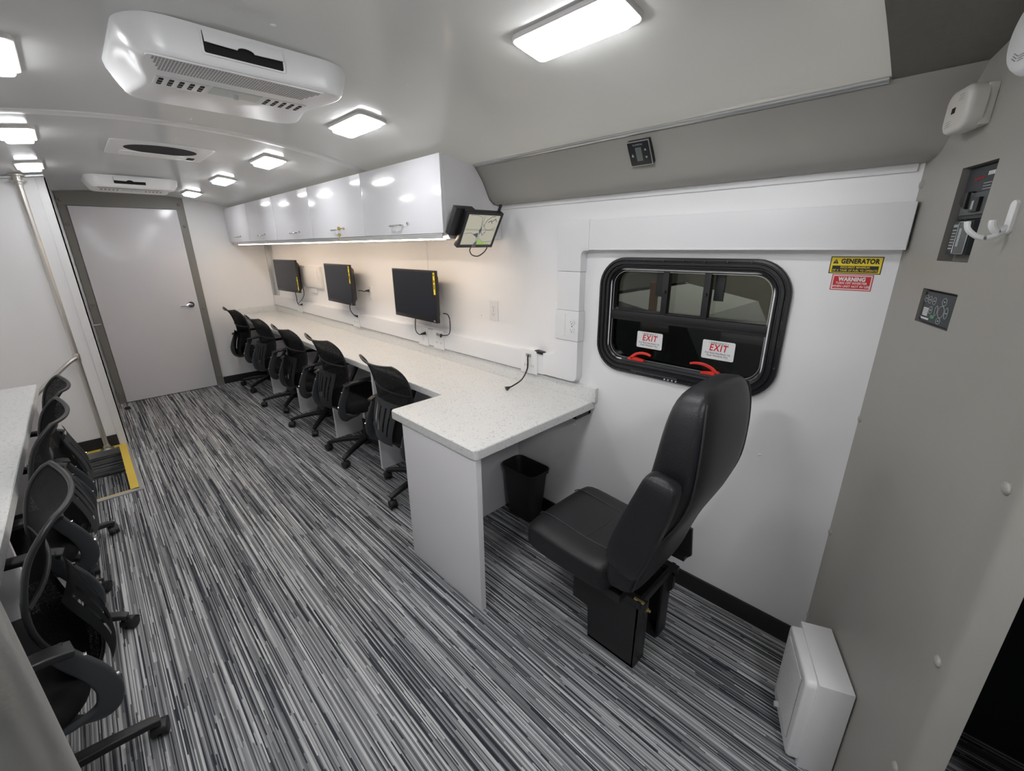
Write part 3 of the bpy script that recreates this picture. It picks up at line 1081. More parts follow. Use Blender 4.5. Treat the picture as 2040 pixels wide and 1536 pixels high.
# ---------------------------------------------------------------- overhead cabinets
YS = [1.825, 2.637, 3.47, 4.27, 5.06, 5.915]
labels = ['nearest white overhead cabinet, beside the small tilted screen', 'second white overhead cabinet, the one with keys in its lock', 'middle white overhead cabinet of the row of five',
          'fourth white overhead cabinet, next to the farthest one', 'farthest white overhead cabinet, against the rear wall']
hy = [2.245, 3.03, 3.83, 4.70, 5.52]
prof_c = [(1.366, 1.597), (1.366, 1.612), (1.352, 1.612), (1.352, 1.968), (1.545, 1.932), (1.60, 1.862), (1.643, 1.780), (1.672, 1.757), (1.728, 1.750), (1.728, 1.585), (1.376, 1.585)]
for i in range(5):
    th = thing('overhead_cabinet', labels[i], 'cabinet', (1.55, (YS[i] + YS[i + 1]) / 2, 1.585), group='overhead cabinets above the desk')
    bm = nb()
    y0, y1 = YS[i] + 0.0005, YS[i + 1] - 0.0005
    prism(bm, prof_c, 0, y1 - y0, Matrix(((1, 0, 0, 0), (0, 0, 1, y0), (0, 1, 0, 0), (0, 0, 0, 1))))
    obj('cabinet_body', bm, M['lam2'], th, 0, world=True)
    bm = nb()
    box(bm, 1.335, 1.352, y0 + 0.0015, y1 - 0.0015, 1.612, 1.966, 0.002)
    d = obj('cabinet_door', bm, M['lam'], th, world=True)
    bm = nb()
    yy = hy[i]
    tube(bm, [(1.336, yy + 0.055, 1.662), (1.312, yy + 0.05, 1.660), (1.308, yy + 0.03, 1.659), (1.308, yy - 0.03, 1.659), (1.312, yy - 0.05, 1.660), (1.336, yy - 0.055, 1.662)], 0.0045, 8, 4)
    hh = obj('door_handle', bm, M['chrome'], d, world=True)
    bm = nb()
    cyl(bm, (1.336, yy - 0.105, 1.667), (1.328, yy - 0.105, 1.667), 0.009, 0.008, 16)
    box(bm, 1.3265, 1.3285, yy - 0.1065, yy - 0.1035, 1.661, 1.673)
    obj('door_lock', bm, M['chrome'], d, world=True)
th = thing('key_ring', 'brass keys hanging from lock of the second overhead cabinet', 'keys', (1.32, 2.925, 1.667))
bm = nb()
box(bm, -0.016, 0.008, -0.002, 0.002, -0.004, 0.004, 0.0008)
cyl(bm, (-0.022, -0.0015, 0.0), (-0.022, 0.0015, 0), 0.011, seg=16)
obj('key_in_lock', bm, M['brass'], th)
bm = nb()
c = [(0.0 - 0.022, 0.013 * math.cos(t), -0.018 + 0.013 * math.sin(t)) for t in [2 * PI * i / 16 for i in range(16)]]
sweep(bm, c, circ(0.0012, 6), (1, 0, 0), closed=True)
obj('ring', bm, M['chrome'], th)
bm = nb()
cyl(bm, (-0.024, -0.001, -0.040), (-0.022, 0.001, -0.040), 0.011, seg=16)
box(bm, -0.0245, -0.0225, -0.004, 0.004, -0.078, -0.048, 0.0008)
obj('hanging_key', bm, M['brass'], th)
# light channel under the cabinets
th = thing('under_cabinet_light', 'warm lit strip along the bottom front edge of overhead cabinets', 'light', (1.36, 3.6, 1.59))
bm = nb(); box(bm, 1.338, 1.365, 1.84, 5.62, 1.5975, 1.6105, 0.002); box(bm, 1.338, 1.3445, 1.84, 5.62, 1.5865, 1.5985, 0.002); obj('channel', bm, M['alu'], th, world=True)
bm = nb(); box(bm, 1.346, 1.362, 1.845, 5.61, 1.5805, 1.597, 0.001); obj('light_strip', bm, M['strip'], th, world=True)

# ---------------------------------------------------------------- ceiling lamps
def lamp():
    th = thing('ceiling_light', '', 'ceiling light', group='rectangular ceiling lights')
    bm = nb()
    prism(bm, rrect(0.128, 0.325, 0.025, 5), -0.004, 0.012, bev=0.006, seg=3)
    obj('lamp_frame', bm, M['frost'], th)
    bm = nb()
    prism(bm, rrect(0.096, 0.285, 0.018, 5), 0.008, 0.026, bev=0.010, seg=3)
    obj('lamp_lens', bm, M['lens'], th)
    return th
def ceil_m(x, y, dz=0.0):
    a = math.atan(-0.27 * (x - XC))
    r = Vector((0, 1, 0))
    xx = Vector((math.cos(a), 0, math.sin(a)))
    # local x across, local y along, normal down
    n = xx.cross(Vector((0, -1, 0)))
    return Matrix(((xx.x, 0, n.x, x), (0, -1, n.y, y), (xx.z, 0, n.z, zc(x) - dz), (0, 0, 0, 1)))
L0 = lamp()
L0.matrix_basis = ceil_m(0.995, 0.785)
L0['label'] = 'rectangular ceiling light nearest the camera, large at top centre'
for x, y, lab in ((1.0, 1.95, 'ceiling light between large air conditioner and overhead cabinets'), (0.99, 3.10, 'ceiling light just past the seam, right row'),
                  (-0.03, 0.785, 'added unseen fill light in the front left, above the thick pole'), (0.98, 4.17, 'ceiling light second from the rear, right row'), (0.97, 5.33, 'smallest ceiling light, last of the right row by the rear wall'),  # the front-left one is added out of view as fill
                  (-0.04, 1.93, 'ceiling light cut by the left edge, above the seam strip'), (-0.045, 3.09, 'ceiling light at left edge level with the round roof vent'), (-0.05, 4.16, 'ceiling light above the stairwell grab pole')):
    q = dup(L0, ceil_m(x, y), lab)
    if y < 1 or y > 1.5:
        for c in q.children:
            if c.name.startswith('lamp_lens'):
                c.data = c.data.copy()
                c.data.materials[0] = M['lens_fill'] if y < 1 else (M['lens_rear'] if y > 3.5 else M['lens_mid'])

# screws on ceiling
for x, y, lab in ((0.93, 1.42, 'right of the large air conditioner'), (0.50, 1.36, 'in front of the large air conditioner'), (0.51, 2.50, 'between seam and large air conditioner'), (0.52, 2.98, 'just beyond the seam strip')):
    bolt(ceil_m(x, y), 0.007, M['white'], 'small white screw head on ceiling ' + lab, None, 'screw_head', 0.4)

# ---------------------------------------------------------------- air conditioners
def make_ac():
    th = thing('air_conditioner', '', 'air conditioner', group='ceiling air conditioners')
    # local: x across (-0.29..0.29), y away from camera (0..0.57), z down = negative
    def sec(u):
        # x position and side drop
        return u
    bm = nb()
    # loft of rounded-rect outlines from the ceiling down
    levels = [(0.0, 0.002, 0.0, 0.0, 0.10), (0.006, 0.0, 0.0, 0.0, 0.10), (0.022, 0.002, 0.001, 0.002, 0.10), (0.040, 0.006, 0.002, 0.008, 0.095), (0.058, 0.015, 0.004, 0.016, 0.085), (0.072, 0.026, 0.006, 0.024, 0.07), (0.079, 0.033, 0.008, 0.032, 0.065), (0.082, 0.040, 0.012, 0.042, 0.06)]
    rings = []
    for dz, ix, iy, jy, r in levels:
        x0, x1 = -0.287 + ix, 0.287 - ix
        y0, y1 = 0.0 + iy, 0.51 - jy
        c = []
        nn = 7
        for cx, cy_, a in ((x1 - r, y1 - r, 0), (x0 + r, y1 - r, 90), (x0 + r, y0 + r, 180), (x1 - r, y0 + r, 270)):
            for i in range(nn + 1):
                t = math.radians(a + 90 * i / nn)
                c.append((cx + r * math.cos(t), cy_ + r * math.sin(t)))
        # subdivide long edges for the side scoops
        dense = []
        for k in range(len(c)):
            p, q = Vector(c[k]), Vector(c[(k + 1) % len(c)])
            m_ = max(1, int((q - p).length / 0.03))
            for j in range(m_):
                dense.append(p.lerp(q, j / m_))
        rings.append((dz, dense))
    npt = min(len(d) for _, d in rings)
    R = []
    for dz, d in rings:
        # resample to the same number by arc index
        L = [0]
        for k in range(len(d)):
            L.append(L[-1] + (d[(k + 1) % len(d)] - d[k]).length)
        tot = L[-1]
        row = []
        N = 96
        # start at middle of right side for alignment
        for i in range(N):
            s = tot * i / N
            k = 0
            while L[k + 1] < s:
                k += 1
            f = (s - L[k]) / max(1e-9, L[k + 1] - L[k])
            p = d[k].lerp(d[(k + 1) % len(d)], f)
            # side scoops: pull the lower sides inwards in the middle of the flanks
            y = p.y
            sc = math.exp(-((y - 0.27) / 0.13) ** 2) * min(1, max(0, (dz - 0.018) / 0.03))
            x = p.x
            if abs(x) > 0.16:
                x -= math.copysign(0.034 * sc, x)
            row.append(bm.verts.new((x, p.y, -dz)))
        R.append(row)
    N = 96
    for a, b_ in zip(R[:-1], R[1:]):
        for i in range(N):
            bm.faces.new((a[i], a[(i + 1) % N], b_[(i + 1) % N], b_[i]))
    bm.faces.new(R[-1])
    bm.faces.new(R[0][::-1])
    shell = obj('shell', bm, M['acw'], th, 50)
    ZB = -0.082
    # intake grille
    bm = nb()
    poly = [(-0.238, 0.018), (0.182, 0.018), (0.188, 0.030), (0.160, 0.128), (-0.215, 0.128), (-0.244, 0.030)]
    prism(bm, fillet(poly, range(6), 0.012, 4), 0, 0.003, Matrix(((1, 0, 0, 0), (0, 1, 0, 0), (0, 0, -1, ZB + 0.0005), (0, 0, 0, 1))), bev=0.001)
    g = obj('intake_grille', bm, M['acw'], th)
    bm = nb()
    for i in range(58):
        x = -0.228 + 0.400 * i / 57
        for j in range(8):
            y = 0.030 + 0.0126 * j
            if abs(x + 0.028) > 0.206 - 0.28 * max(0, y - 0.03):
                continue
            box(bm, x - 0.0024, x + 0.0024, y - 0.0044, y + 0.0044, ZB - 0.0029, ZB - 0.0021)
    obj('grille_holes', bm, M['midgrey'], g, 0)
    # slotted vents
    for s in (-1, 1):
        bm = nb()
        box(bm, s * 0.136 - 0.070, s * 0.136 + 0.054, 0.182, 0.262, ZB - 0.002, ZB + 0.001, 0.001)
        v = obj('louver_plate', bm, M['acw'], th)
        bm = nb()
        for i in range(5):
            x = s * 0.136 - 0.056 + 0.024 * i
            prism(bm, [(a + x, b_ + 0.222) for a, b_ in rrect(0.011, 0.062, 0.004)], 0, 0.0008, Matrix(((1, 0, 0, 0), (0, 1, 0, 0), (0, 0, -1, ZB - 0.0018), (0, 0, 0, 1))))
        obj('vent_slots', bm, M['dark'], v, 0)
        bm = nb()
        for i in range(5):
            x = s * 0.136 - 0.056 + 0.024 * i
            for dy in (-0.012, 0.012):
                box(bm, x - 0.005, x + 0.005, 0.222 + dy - 0.003, 0.222 + dy + 0.003, ZB - 0.0034, ZB - 0.0024)
        obj('vent_fins', bm, M['midgrey'], v, 0)
    bm = nb()
    box(bm, -0.072, 0.060, 0.182, 0.255, ZB - 0.0018, ZB + 0.001, 0.0008)
    cp_ = obj('control_plate', bm, mat('pale_green_grey_plastic', (0.62, 0.66, 0.63), 0.4), th)
    bm = nb()
    cyl(bm, (-0.006, 0.222, ZB), (-0.006, 0.222, ZB - 0.014), 0.0075, 0.0065, 14)
    obj('control_knob', bm, M['white'], cp_)
    # outlet flap on the sloping front
    a = Vector((0, 0.000, -0.007))
    b_ = Vector((0, 0.004, -0.060))
    d = (b_ - a).normalized()
    n = Vector((1, 0, 0)).cross(d)
    fm = frame((-0.028, (a.y + b_.y) / 2, (a.z + b_.z) / 2), (1, 0, 0), d)
    if fm.col[2][2] > 0:
        fm = frame((-0.028, (a.y + b_.y) / 2, (a.z + b_.z) / 2), (-1, 0, 0), d)
    fm = Matrix.Translation(Vector((0, -0.002, 0.0))) @ fm
    bm = nb()
    prism(bm, rrect(0.198, 0.056, 0.006), -0.004, 0.003, fm, bev=0.001)
    f1 = obj('outlet_frame', bm, M['acw'], th)
    bm = nb()
    prism(bm, rrect(0.188, 0.048, 0.004), 0.0025, 0.0034, fm)
    obj('outlet_opening', bm, M['dark'], f1, 0)
    bm = nb()
    notch = [(0.093, -0.023), (0.093, 0.004)] + [(0.020, 0.006)] + [(0.020 * math.cos(t), 0.006 - 0.009 * math.sin(t)) for t in [PI * i / 8 for i in range(1, 8)]] + [(-0.020, 0.006), (-0.093, 0.004), (-0.093, -0.023)]
    rotf = fm @ Matrix.Translation((0, -0.023, 0.004)) @ Matrix.Rotation(math.radians(16), 4, 'X') @ Matrix.Translation((0, 0.023, 0))
    prism(bm, notch, 0, 0.0025, rotf, bev=0.0008)
    obj('outlet_flap', bm, M['acw'], th)
    return th
AC = make_ac()
AC.matrix_basis = Matrix.Translation((0.482, 1.463, 2.080))
AC['label'] = 'large white ceiling air conditioner with grille and slots, nearest the camera'
dup(AC, Matrix.Translation((0.487, 4.62, 2.080)), 'far white ceiling air conditioner just in front of the rear door')

# round roof vent
th = thing('roof_vent', 'flat white roof vent with dark oval fan opening', 'vent', mtx=ceil_m(XC + 0.015, 3.38))
bm = nb(); prism(bm, rrect(0.46, 0.46, 0.02), -0.006, 0.010, bev=0.004); obj('vent_frame', bm, M['white'], th)
bm = nb(); prism(bm, [(0.165 * math.cos(2 * PI * i / 40), 0.06 + 0.135 * math.sin(2 * PI * i / 40)) for i in range(40)], 0.0095, 0.0105); obj('fan_opening', bm, M['dark'], th, 0)
bm = nb(); prism(bm, [(a - 0.02, b_ - 0.125) for a, b_ in rrect(0.30, 0.13, 0.03)], 0.009, 0.014, bev=0.002); obj('inner_cover', bm, M['acw'], th)
bm = nb(); prism(bm, [(a + 0.165, b_ - 0.13) for a, b_ in rrect(0.035, 0.07, 0.004)], 0.0095, 0.0125); obj('switch_recess', bm, M['dark'], th, 0)

# ---------------------------------------------------------------- monitors
def make_monitor():
    th = thing('monitor', '', 'monitor', group='wall mounted desk monitors')
    # local frame: x right, y up, z towards the viewer, origin at wall centre point; front face at z=0.135
    F = 0.132
    bm = nb(); box(bm, -0.275, 0.275, -0.165, 0.165, F - 0.022, F, 0.005); obj('bezel', bm, M['bezel'], th)
    bm = nb()
    t = bmesh.new()
    bmesh.ops.create_cube(t, size=1)
    for v in t.verts:
        k = 0.5 if v.co.z > 0 else 0.40
        v.co = Vector((v.co.x * 2 * 0.26 * k / 0.5, v.co.y * 2 * 0.155 * k / 0.5, F - 0.045 + v.co.z * 0.05))
    bmesh.ops.bevel(t, geom=list(t.edges), offset=0.006, segments=2, affect='EDGES')
    join(bm, t)
    obj('rear_housing', bm, M['black'], th)
    bm = nb(); box(bm, -0.263, 0.263, -0.140, 0.155, F - 0.002, F + 0.0008); obj('screen', bm, M['screen'], th, 0)
    bm = nb(); box(bm, -0.04, 0.04, -0.05, 0.05, 0.0, 0.012, 0.002); box(bm, -0.02, 0.02, -0.02, 0.02, 0.01, 0.066, 0.004)
    obj('wall_mount', bm, M['black'], th)
    bm = nb(); box(bm, 0.235, 0.252, -0.158, -0.148, F, F + 0.0012); obj('badge', bm, M['midgrey'], th, 0)
    return th
mons = []
for i, (y, z, lab, ls) in enumerate(((2.56, 1.240, 'near black monitor on wall, yellow label down its right bezel, closest to window', (0.264, 0.085)),
                                 (3.755, 1.248, 'middle black monitor on wall, power cord plugged in at its right', (0.264, 0.085)),
                                 (5.065, 1.263, 'far black monitor on wall, yellow label at its lower right edge', (0.27, -0.07)))):
    rx = Matrix.Rotation(math.radians(-2), 4, 'Y') if i < 2 else Matrix.Rotation(math.radians(4), 4, 'Y')
    if i == 0:
        m0 = make_monitor()
        m0.matrix_basis = wallR(y, z) @ rx
        m0['label'] = lab
        mm = m0
    else:
        mm = dup(m0, wallR(y, z) @ rx, lab)
    mons.append((mm, ls))
for k, (mm, ls) in enumerate(mons):
    hl = 0.068
    bm = nb(); box(bm, ls[0] - 0.0095, ls[0] + 0.0095, ls[1] - hl, ls[1] + hl, 0.1322, 0.1332)
    lb = obj('yellow_label', bm, M['ylabel'], mm, 0)
    bm = nb()
    for q, (a, b_) in enumerate(((0.045, 0.060), (0.005, 0.022), (-0.035, -0.004))):
        for n in range(3):
            box(bm, ls[0] - 0.006 + n * 0.0045, ls[0] - 0.0035 + n * 0.0045, ls[1] + a, ls[1] + b_, 0.1332, 0.1336)
    obj('label_print', bm, M['blackprint'], lb, 0)
bm = nb(); box(bm, 0.275, 0.335, -0.03, 0.10, 0.045, 0.05, 0.001); obj('mount_arm', bm, M['black'], mons[2][0])
# cords
def cord(pts, r, label, name='hanging_cable', m=None, plug=None, cat='cable', group=None):
    th = thing(name, label, cat, pts[0], group=group)
    bm = nb(); tube(bm, pts, r, 8, 6); obj('cord', bm, m or M['black'], th, world=True)
    if plug:
        p, q = Vector(plug[0]), Vector(plug[1])
        bm = nb(); sweep(bm, [p, p.lerp(q, 0.5), q], lambda t: rrect(0.010 + 0.014 * t, 0.010 + 0.012 * t, 0.003), (0, 0.2, 1)); obj('plug', bm, m or M['black'], th, world=True)
    return th
cord([(1.64, 2.62, 1.085), (1.642, 2.64, 1.03), (1.648, 2.65, 0.975), (1.652, 2.62, 0.952), (1.655, 2.60, 0.955)], 0.0035, 'black cord hanging from near monitor to plug below it', plug=((1.655, 2.60, 0.955), (1.682, 2.578, 0.962)))
cord([(1.66, 2.32, 1.13), (1.66, 2.27, 1.125), (1.658, 2.25, 1.08), (1.66, 2.27, 1.0), (1.68, 2.39, 0.972)], 0.0035, 'black cord looping down at right edge of near monitor', plug=((1.672, 2.38, 0.98), (1.690, 2.40, 0.965)))
cord([(1.64, 3.66, 1.09), (1.645, 3.68, 1.03), (1.66, 3.66, 0.985), (1.684, 3.64, 0.968)], 0.0035, 'black cord hanging under middle monitor into the raceway', plug=((1.672, 3.65, 0.975), (1.689, 3.638, 0.966)))
cord([(1.67, 3.53, 1.20), (1.68, 3.50, 1.20), (1.69, 3.47, 1.195), (1.70, 3.455, 1.20)], 0.0035, 'black cord from right side of middle monitor to wall outlet', plug=((1.695, 3.46, 1.20), (1.722, 3.44, 1.20)))
cord([(1.64, 4.98, 1.10), (1.65, 4.99, 1.04), (1.66, 5.02, 0.975), (1.664, 5.0, 0.955), (1.668, 4.97, 0.957)], 0.0035, 'black cord hanging straight under far monitor', plug=((1.668, 4.97, 0.957), (1.688, 4.955, 0.96)))
cord([(1.65, 4.78, 1.22), (1.648, 4.74, 1.16), (1.648, 4.75, 1.08), (1.655, 4.88, 1.01), (1.66, 5.0, 0.965)], 0.0035, 'black cord arcing down right side of far monitor')
cord([(1.684, 1.577, 0.972), (1.676, 1.575, 0.96), (1.668, 1.57, 0.90), (1.63, 1.575, 0.845), (1.58, 1.59, 0.818), (1.545, 1.60, 0.808)], 0.0042, 'black charging cord drooping from raceway onto near desk corner', name='charging_cable', plug=((1.556, 1.596, 0.8115), (1.534, 1.603, 0.8062)))

# tilted security screen at the cabinet end
uv = Vector((0, -0.10, 0.164)).normalized()
cen = Vector((1.509, 1.748, 1.623))
mx = frame(cen, (1, 0, 0), uv)
th = thing('security_screen', 'small tilted black screen showing four camera views, on cabinet end', 'monitor', mtx=mx)
bm = nb(); box(bm, -0.119, 0.119, -0.096, 0.096, -0.028, 0, 0.004); obj('housing', bm, M['bezel'], th)
bm = nb(); box(bm, -0.104, 0.101, -0.078, 0.083, -0.001, 0.0006)
def em(name, c, s=1.0):
    return mat(name, (0.02, 0.02, 0.02), 0.3, emit=c, es=s)
M['pic_tan'] = em('picture_tan', (0.060, 0.058, 0.048))
M['pic_tan2'] = em('picture_beige', (0.082, 0.078, 0.062))
M['pic_line'] = em('picture_dark_line', (0.010, 0.012, 0.016))
M['pic_green'] = em('picture_green', (0.05, 0.085, 0.014))
sc = obj('screen', bm, M['pic_tan'], th, 0)
bm = nb()
for x0, x1, y0, y1 in ((-0.104, -0.004, 0.006, 0.083), (0.0, 0.101, 0.006, 0.083), (-0.104, -0.004, -0.078, 0.002), (0.0, 0.101, -0.078, 0.002)):
    box(bm, x0 + 0.002, x1 - 0.002, y0 + 0.002, y1 - 0.002, 0.0006, 0.0008)
obj('camera_views', bm, M['pic_tan2'], sc, 0)
bm = nb()
def ln(pts, r=0.0009):
    sweep(bm, [(x, y, 0.0012) for x, y in pts], [(-r, -0.0002), (r, -0.0002), (r, 0.0002), (-r, 0.0002)])
ln([(-0.09, 0.078), (-0.05, 0.082), (-0.015, 0.07), (-0.006, 0.03), (-0.003, 0.005)])
ln([(0.01, 0.02), (0.02, 0.055), (0.045, 0.075), (0.07, 0.079)], 0.0013)
ln([(0.005, 0.035), (0.03, 0.005), (0.06, 0.004), (0.09, 0.02)])
ln([(0.03, 0.045), (0.05, 0.055), (0.06, 0.04)], 0.002)
ln([(0.055, 0.05), (0.075, 0.066), (0.085, 0.05)], 0.0022)
ln([(-0.1, -0.018), (-0.06, -0.012), (-0.02, -0.03), (-0.006, -0.06)])
ln([(0.004, -0.04), (0.03, -0.06), (0.06, -0.062), (0.095, -0.058)])
ln([(0.006, -0.006), (0.018, -0.026), (0.034, -0.004)], 0.0018)
prism(bm, [(-0.045, -0.02), (-0.010, -0.012), (-0.008, -0.04)], 0.0009, 0.0012)
prism(bm, [(-0.022, -0.075), (-0.006, -0.055), (0.0, -0.077)], 0.0009, 0.0012)
prism(bm, [(-0.012, 0.0), (0.0, 0.022), (0.006, 0.0), (-0.002, -0.02)], 0.0009, 0.0012)
obj('picture_lines', bm, M['pic_line'], sc, 0)
bm = nb(); prism(bm, [(0.002, -0.077), (0.002, -0.045), (0.02, -0.058), (0.05, -0.068), (0.09, -0.076)], 0.0008, 0.0010); obj('green_patch', bm, M['pic_green'], sc, 0)
words('ENV', 0.010, M['greyprint'], th, -0.012, -0.087, 0.0008, sx=1.3, bold=0.0003)
bm = nb()
box(bm, -0.165, -0.05, -0.045, 0.095, -0.060, -0.028, 0.003)
box(bm, -0.06, 0.05, -0.03, 0.03, -0.058, -0.026, 0.003)
obj('mount_block', bm, M['black'], th)
bm = nb()
box(bm, 0.096, 0.108, 0.088, 0.130, -0.030, -0.020, 0.002)
obj('cable_stub', bm, M['black'], th)
def sp(x, y, z=0.0):
    return mx @ Vector((x, y, z))
bm = nb()
tube(bm, [(-0.012, -0.094, -0.014), (-0.018, -0.118, -0.010), (0.004, -0.142, -0.004), (0.045, -0.146, 0.0), (0.085, -0.122, -0.006), (0.10, -0.094, -0.014)], 0.0028, 8, 6)
obj('cable_loop', bm, M['black'], th)

# ---------------------------------------------------------------- things on the cove and partition
cd_ = Vector((1.645 - 1.548, 0, 1.788 - 1.934)).normalized()
th = thing('thermostat', 'small black square thermostat with silver rim on grey cove', 'thermostat', mtx=frame((1.588, 0.918, 1.876), (0, -1, 0), -cd_))
bm = nb(); box(bm, -0.044, 0.044, -0.044, 0.044, -0.012, 0.010, 0.003); obj('body', bm, M['black'], th)
bm = nb(); box(bm, -0.046, 0.043, -0.046, 0.044, 0.009, 0.014, 0.003); obj('silver_rim', bm, M['alu'], th)
bm = nb(); box(bm, -0.043, 0.040, -0.043, 0.041, 0.0135, 0.0155, 0.002); obj('face_panel', bm, M['bezel'], th)
bm = nb(); box(bm, -0.015, 0.009, -0.027, 0.022, 0.0155, 0.0160); obj('lcd', bm, M['lcd'], th, 0)
words('DOMETIC', 0.0085, M['greyprint'], th, -0.002, 0.031, 0.0157)
bm = nb()
prism(bm, [(0.019, 0.008), (0.029, 0.008), (0.024, 0.016)], 0.0155, 0.0158)
prism(bm, [(0.019, -0.013), (0.029, -0.013), (0.024, -0.021)], 0.0155, 0.0158)
prism(bm, [(-0.034, -0.010), (-0.025, -0.010), (-0.0295, 0.002)], 0.0155, 0.0158)
obj('symbols', bm, M['greyprint'], th, 0)

# recessed control panels
def recess(s0, s1, z0, z1, depth, parent, m):
    wd, hh = s1 - s0, z1 - z0
    bm = nb()
    P = rrect(wd, hh, 0.0005, 1)
    top = [bm.verts.new((x, y, 0)) for x, y in P]
    bot = [bm.verts.new((x, y, -depth)) for x, y in P]
    n = len(P)
    for i in range(n):
        bm.faces.new((top[i], bot[i], bot[(i + 1) % n], top[(i + 1) % n]))
    bm.faces.new(bot)
    return obj('recess', bm, m, parent, 0)
th = thing('power_control_panel', 'tall dark recessed panel with red script and readouts beside hook', 'control panel', mtx=pwall(0.284, 1.6085))
recess(0.214, 0.354, 1.505, 1.712, 0.03, th, M['dframe'])
bm = nb(); box(bm, -0.066, 0.066, -0.01, 0.098, -0.029, -0.018, 0.002); obj('upper_plate', bm, M['charc'], th)
bm = nb(); box(bm, -0.05, 0.05, -0.002, 0.045, -0.018, -0.013, 0.003); obj('knob_plate', bm, mat('slate_plastic', (0.09, 0.1, 0.1), 0.5), th)
bm = nb(); cyl(bm, (-0.02, 0.03, -0.016), (-0.016, 0.03, -0.008), 0.020, 0.017, 24, 0.002); box(bm, -0.020, -0.012, 0.012, 0.048, -0.010, -0.004, 0.002); obj('rotary_knob', bm, M['black'], th)
bm = nb(); box(bm, 0.002, 0.036, 0.004, 0.034, -0.014, -0.006, 0.002); obj('rocker_switch', bm, M['black'], th)
bm = nb(); box(bm, 0.012, 0.020, 0.009, 0.027, -0.006, -0.0052); obj('switch_legend', bm, M['greyprint'], th, 0)
bm = nb()
sweep(bm, [(-0.034 + 0.0042 * i, 0.073 + (0.003 if i % 2 else -0.002) + i * 0.0003, -0.0176) for i in range(10)], [(-0.001, -0.0002), (0.001, -0.0002), (0.001, 0.0003), (-0.001, 0.0003)])
obj('red_script', bm, M['redprint'], th, 0)
bm = nb()
for i in range(6):
    box(bm, 0.016 + i * 0.0062, 0.0205 + i * 0.0062, 0.078, 0.086, -0.018, -0.0174)
obj('white_marks', bm, M['whiteprint'], th, 0)
bm = nb()
for i in range(4):
    box(bm, 0.008, 0.040 - 0.003 * (i % 2), 0.062 - i * 0.006, 0.0635 - i * 0.006, -0.018, -0.0174)
obj('legend_lines', bm, M['greyprint'], th, 0)
bm = nb(); box(bm, -0.058, 0.030, -0.088, -0.014, -0.029, -0.012, 0.003); obj('readout_unit', bm, M['charc'], th)
bm = nb(); box(bm, -0.020, 0.026, -0.085, -0.017, -0.013, -0.009, 0.002); obj('readout_face', bm, mat('readout_grey', (0.10, 0.11, 0.115), 0.4), th)
bm = nb(); box(bm, -0.014, -0.003, -0.070, -0.030, -0.009, -0.0084); obj('readout_display', bm, M['greyprint'], th, 0)
bm = nb()
for i in range(7):
    box(bm, -0.050, -0.034, -0.076 + i * 0.0068, -0.073 + i * 0.0068, -0.012, -0.0114)
box(bm, -0.05, -0.032, -0.027, -0.021, -0.012, -0.0114)
obj('status_legend', bm, M['greyprint'], th, 0)
bm = nb()
for pts in (rrect(0.048, 0.070, 0.003, 2),):
    sweep(bm, [(0.003 + x, -0.051 + y, -0.0086) for x, y in pts], circ(0.0008, 6), (0, 0, 1), closed=True)
obj('readout_rim', bm, M['alu'], th)

for c in list(th.children):
    if not c.name.startswith('recess'):
        c.location.z = 0.005
th = thing('keypad_panel', 'square dark recessed keypad below the tall control panel', 'control panel', mtx=pwall(0.272, 1.394))
recess(0.188, 0.356, 1.352, 1.436, 0.02, th, M['dframe'])
bm = nb(); box(bm, -0.080, 0.080, -0.039, 0.036, -0.019, -0.006, 0.002); obj('keypad_face', bm, mat('keypad_grey', (0.045, 0.055, 0.06), 0.5), th)
bm = nb()
def ring2(cx, cy_, a, b_):
    sweep(bm, [(cx + a * math.cos(2 * PI * i / 20), cy_ + b_ * math.sin(2 * PI * i / 20), -0.0058) for i in range(20)], circ(0.0007, 5), (0, 0, 1), closed=True)
for cx, cy_, a, b_ in ((-0.066, 0.018, 0.008, 0.009), (-0.046, 0.016, 0.008, 0.009), (-0.024, 0.015, 0.008, 0.009), (0.024, 0.018, 0.010, 0.009), (-0.032, -0.008, 0.008, 0.009), (0.020, -0.006, 0.014, 0.014), (0.044, -0.006, 0.007, 0.013), (-0.004, -0.006, 0.006, 0.012), (0.018, -0.028, 0.010, 0.007)):
    ring2(cx, cy_, a, b_)
obj('key_outlines', bm, M['greyprint'], th)
bm = nb()
for i in range(5):
    box(bm, -0.068, -0.042, -0.024 + i * 0.0042, -0.0212 + i * 0.0042, -0.006, -0.0054)
box(bm, -0.075, -0.03, -0.033, -0.029, -0.006, -0.0054)
for cx, cy_ in ((-0.066, 0.018), (-0.046, 0.016), (-0.024, 0.015), (0.024, 0.018), (-0.032, -0.008), (0.044, -0.006), (0.018, -0.028)):
    box(bm, cx - 0.003, cx + 0.003, cy_ - 0.0008, cy_ + 0.0008, -0.006, -0.0054)
obj('white_marks', bm, M['whiteprint'], th, 0)
bm = nb(); box(bm, -0.024, -0.006, -0.026, -0.019, -0.006, -0.0054); obj('green_mark', bm, M['greenprint'], th, 0)
bm = nb(); 
for x in (-0.073, 0.073):
    for y in (-0.033, 0.029):
        cyl(bm, (x, y, -0.007), (x, y, -0.004), 0.0035, seg=10)
obj('corner_screws', bm, M['black'], th)

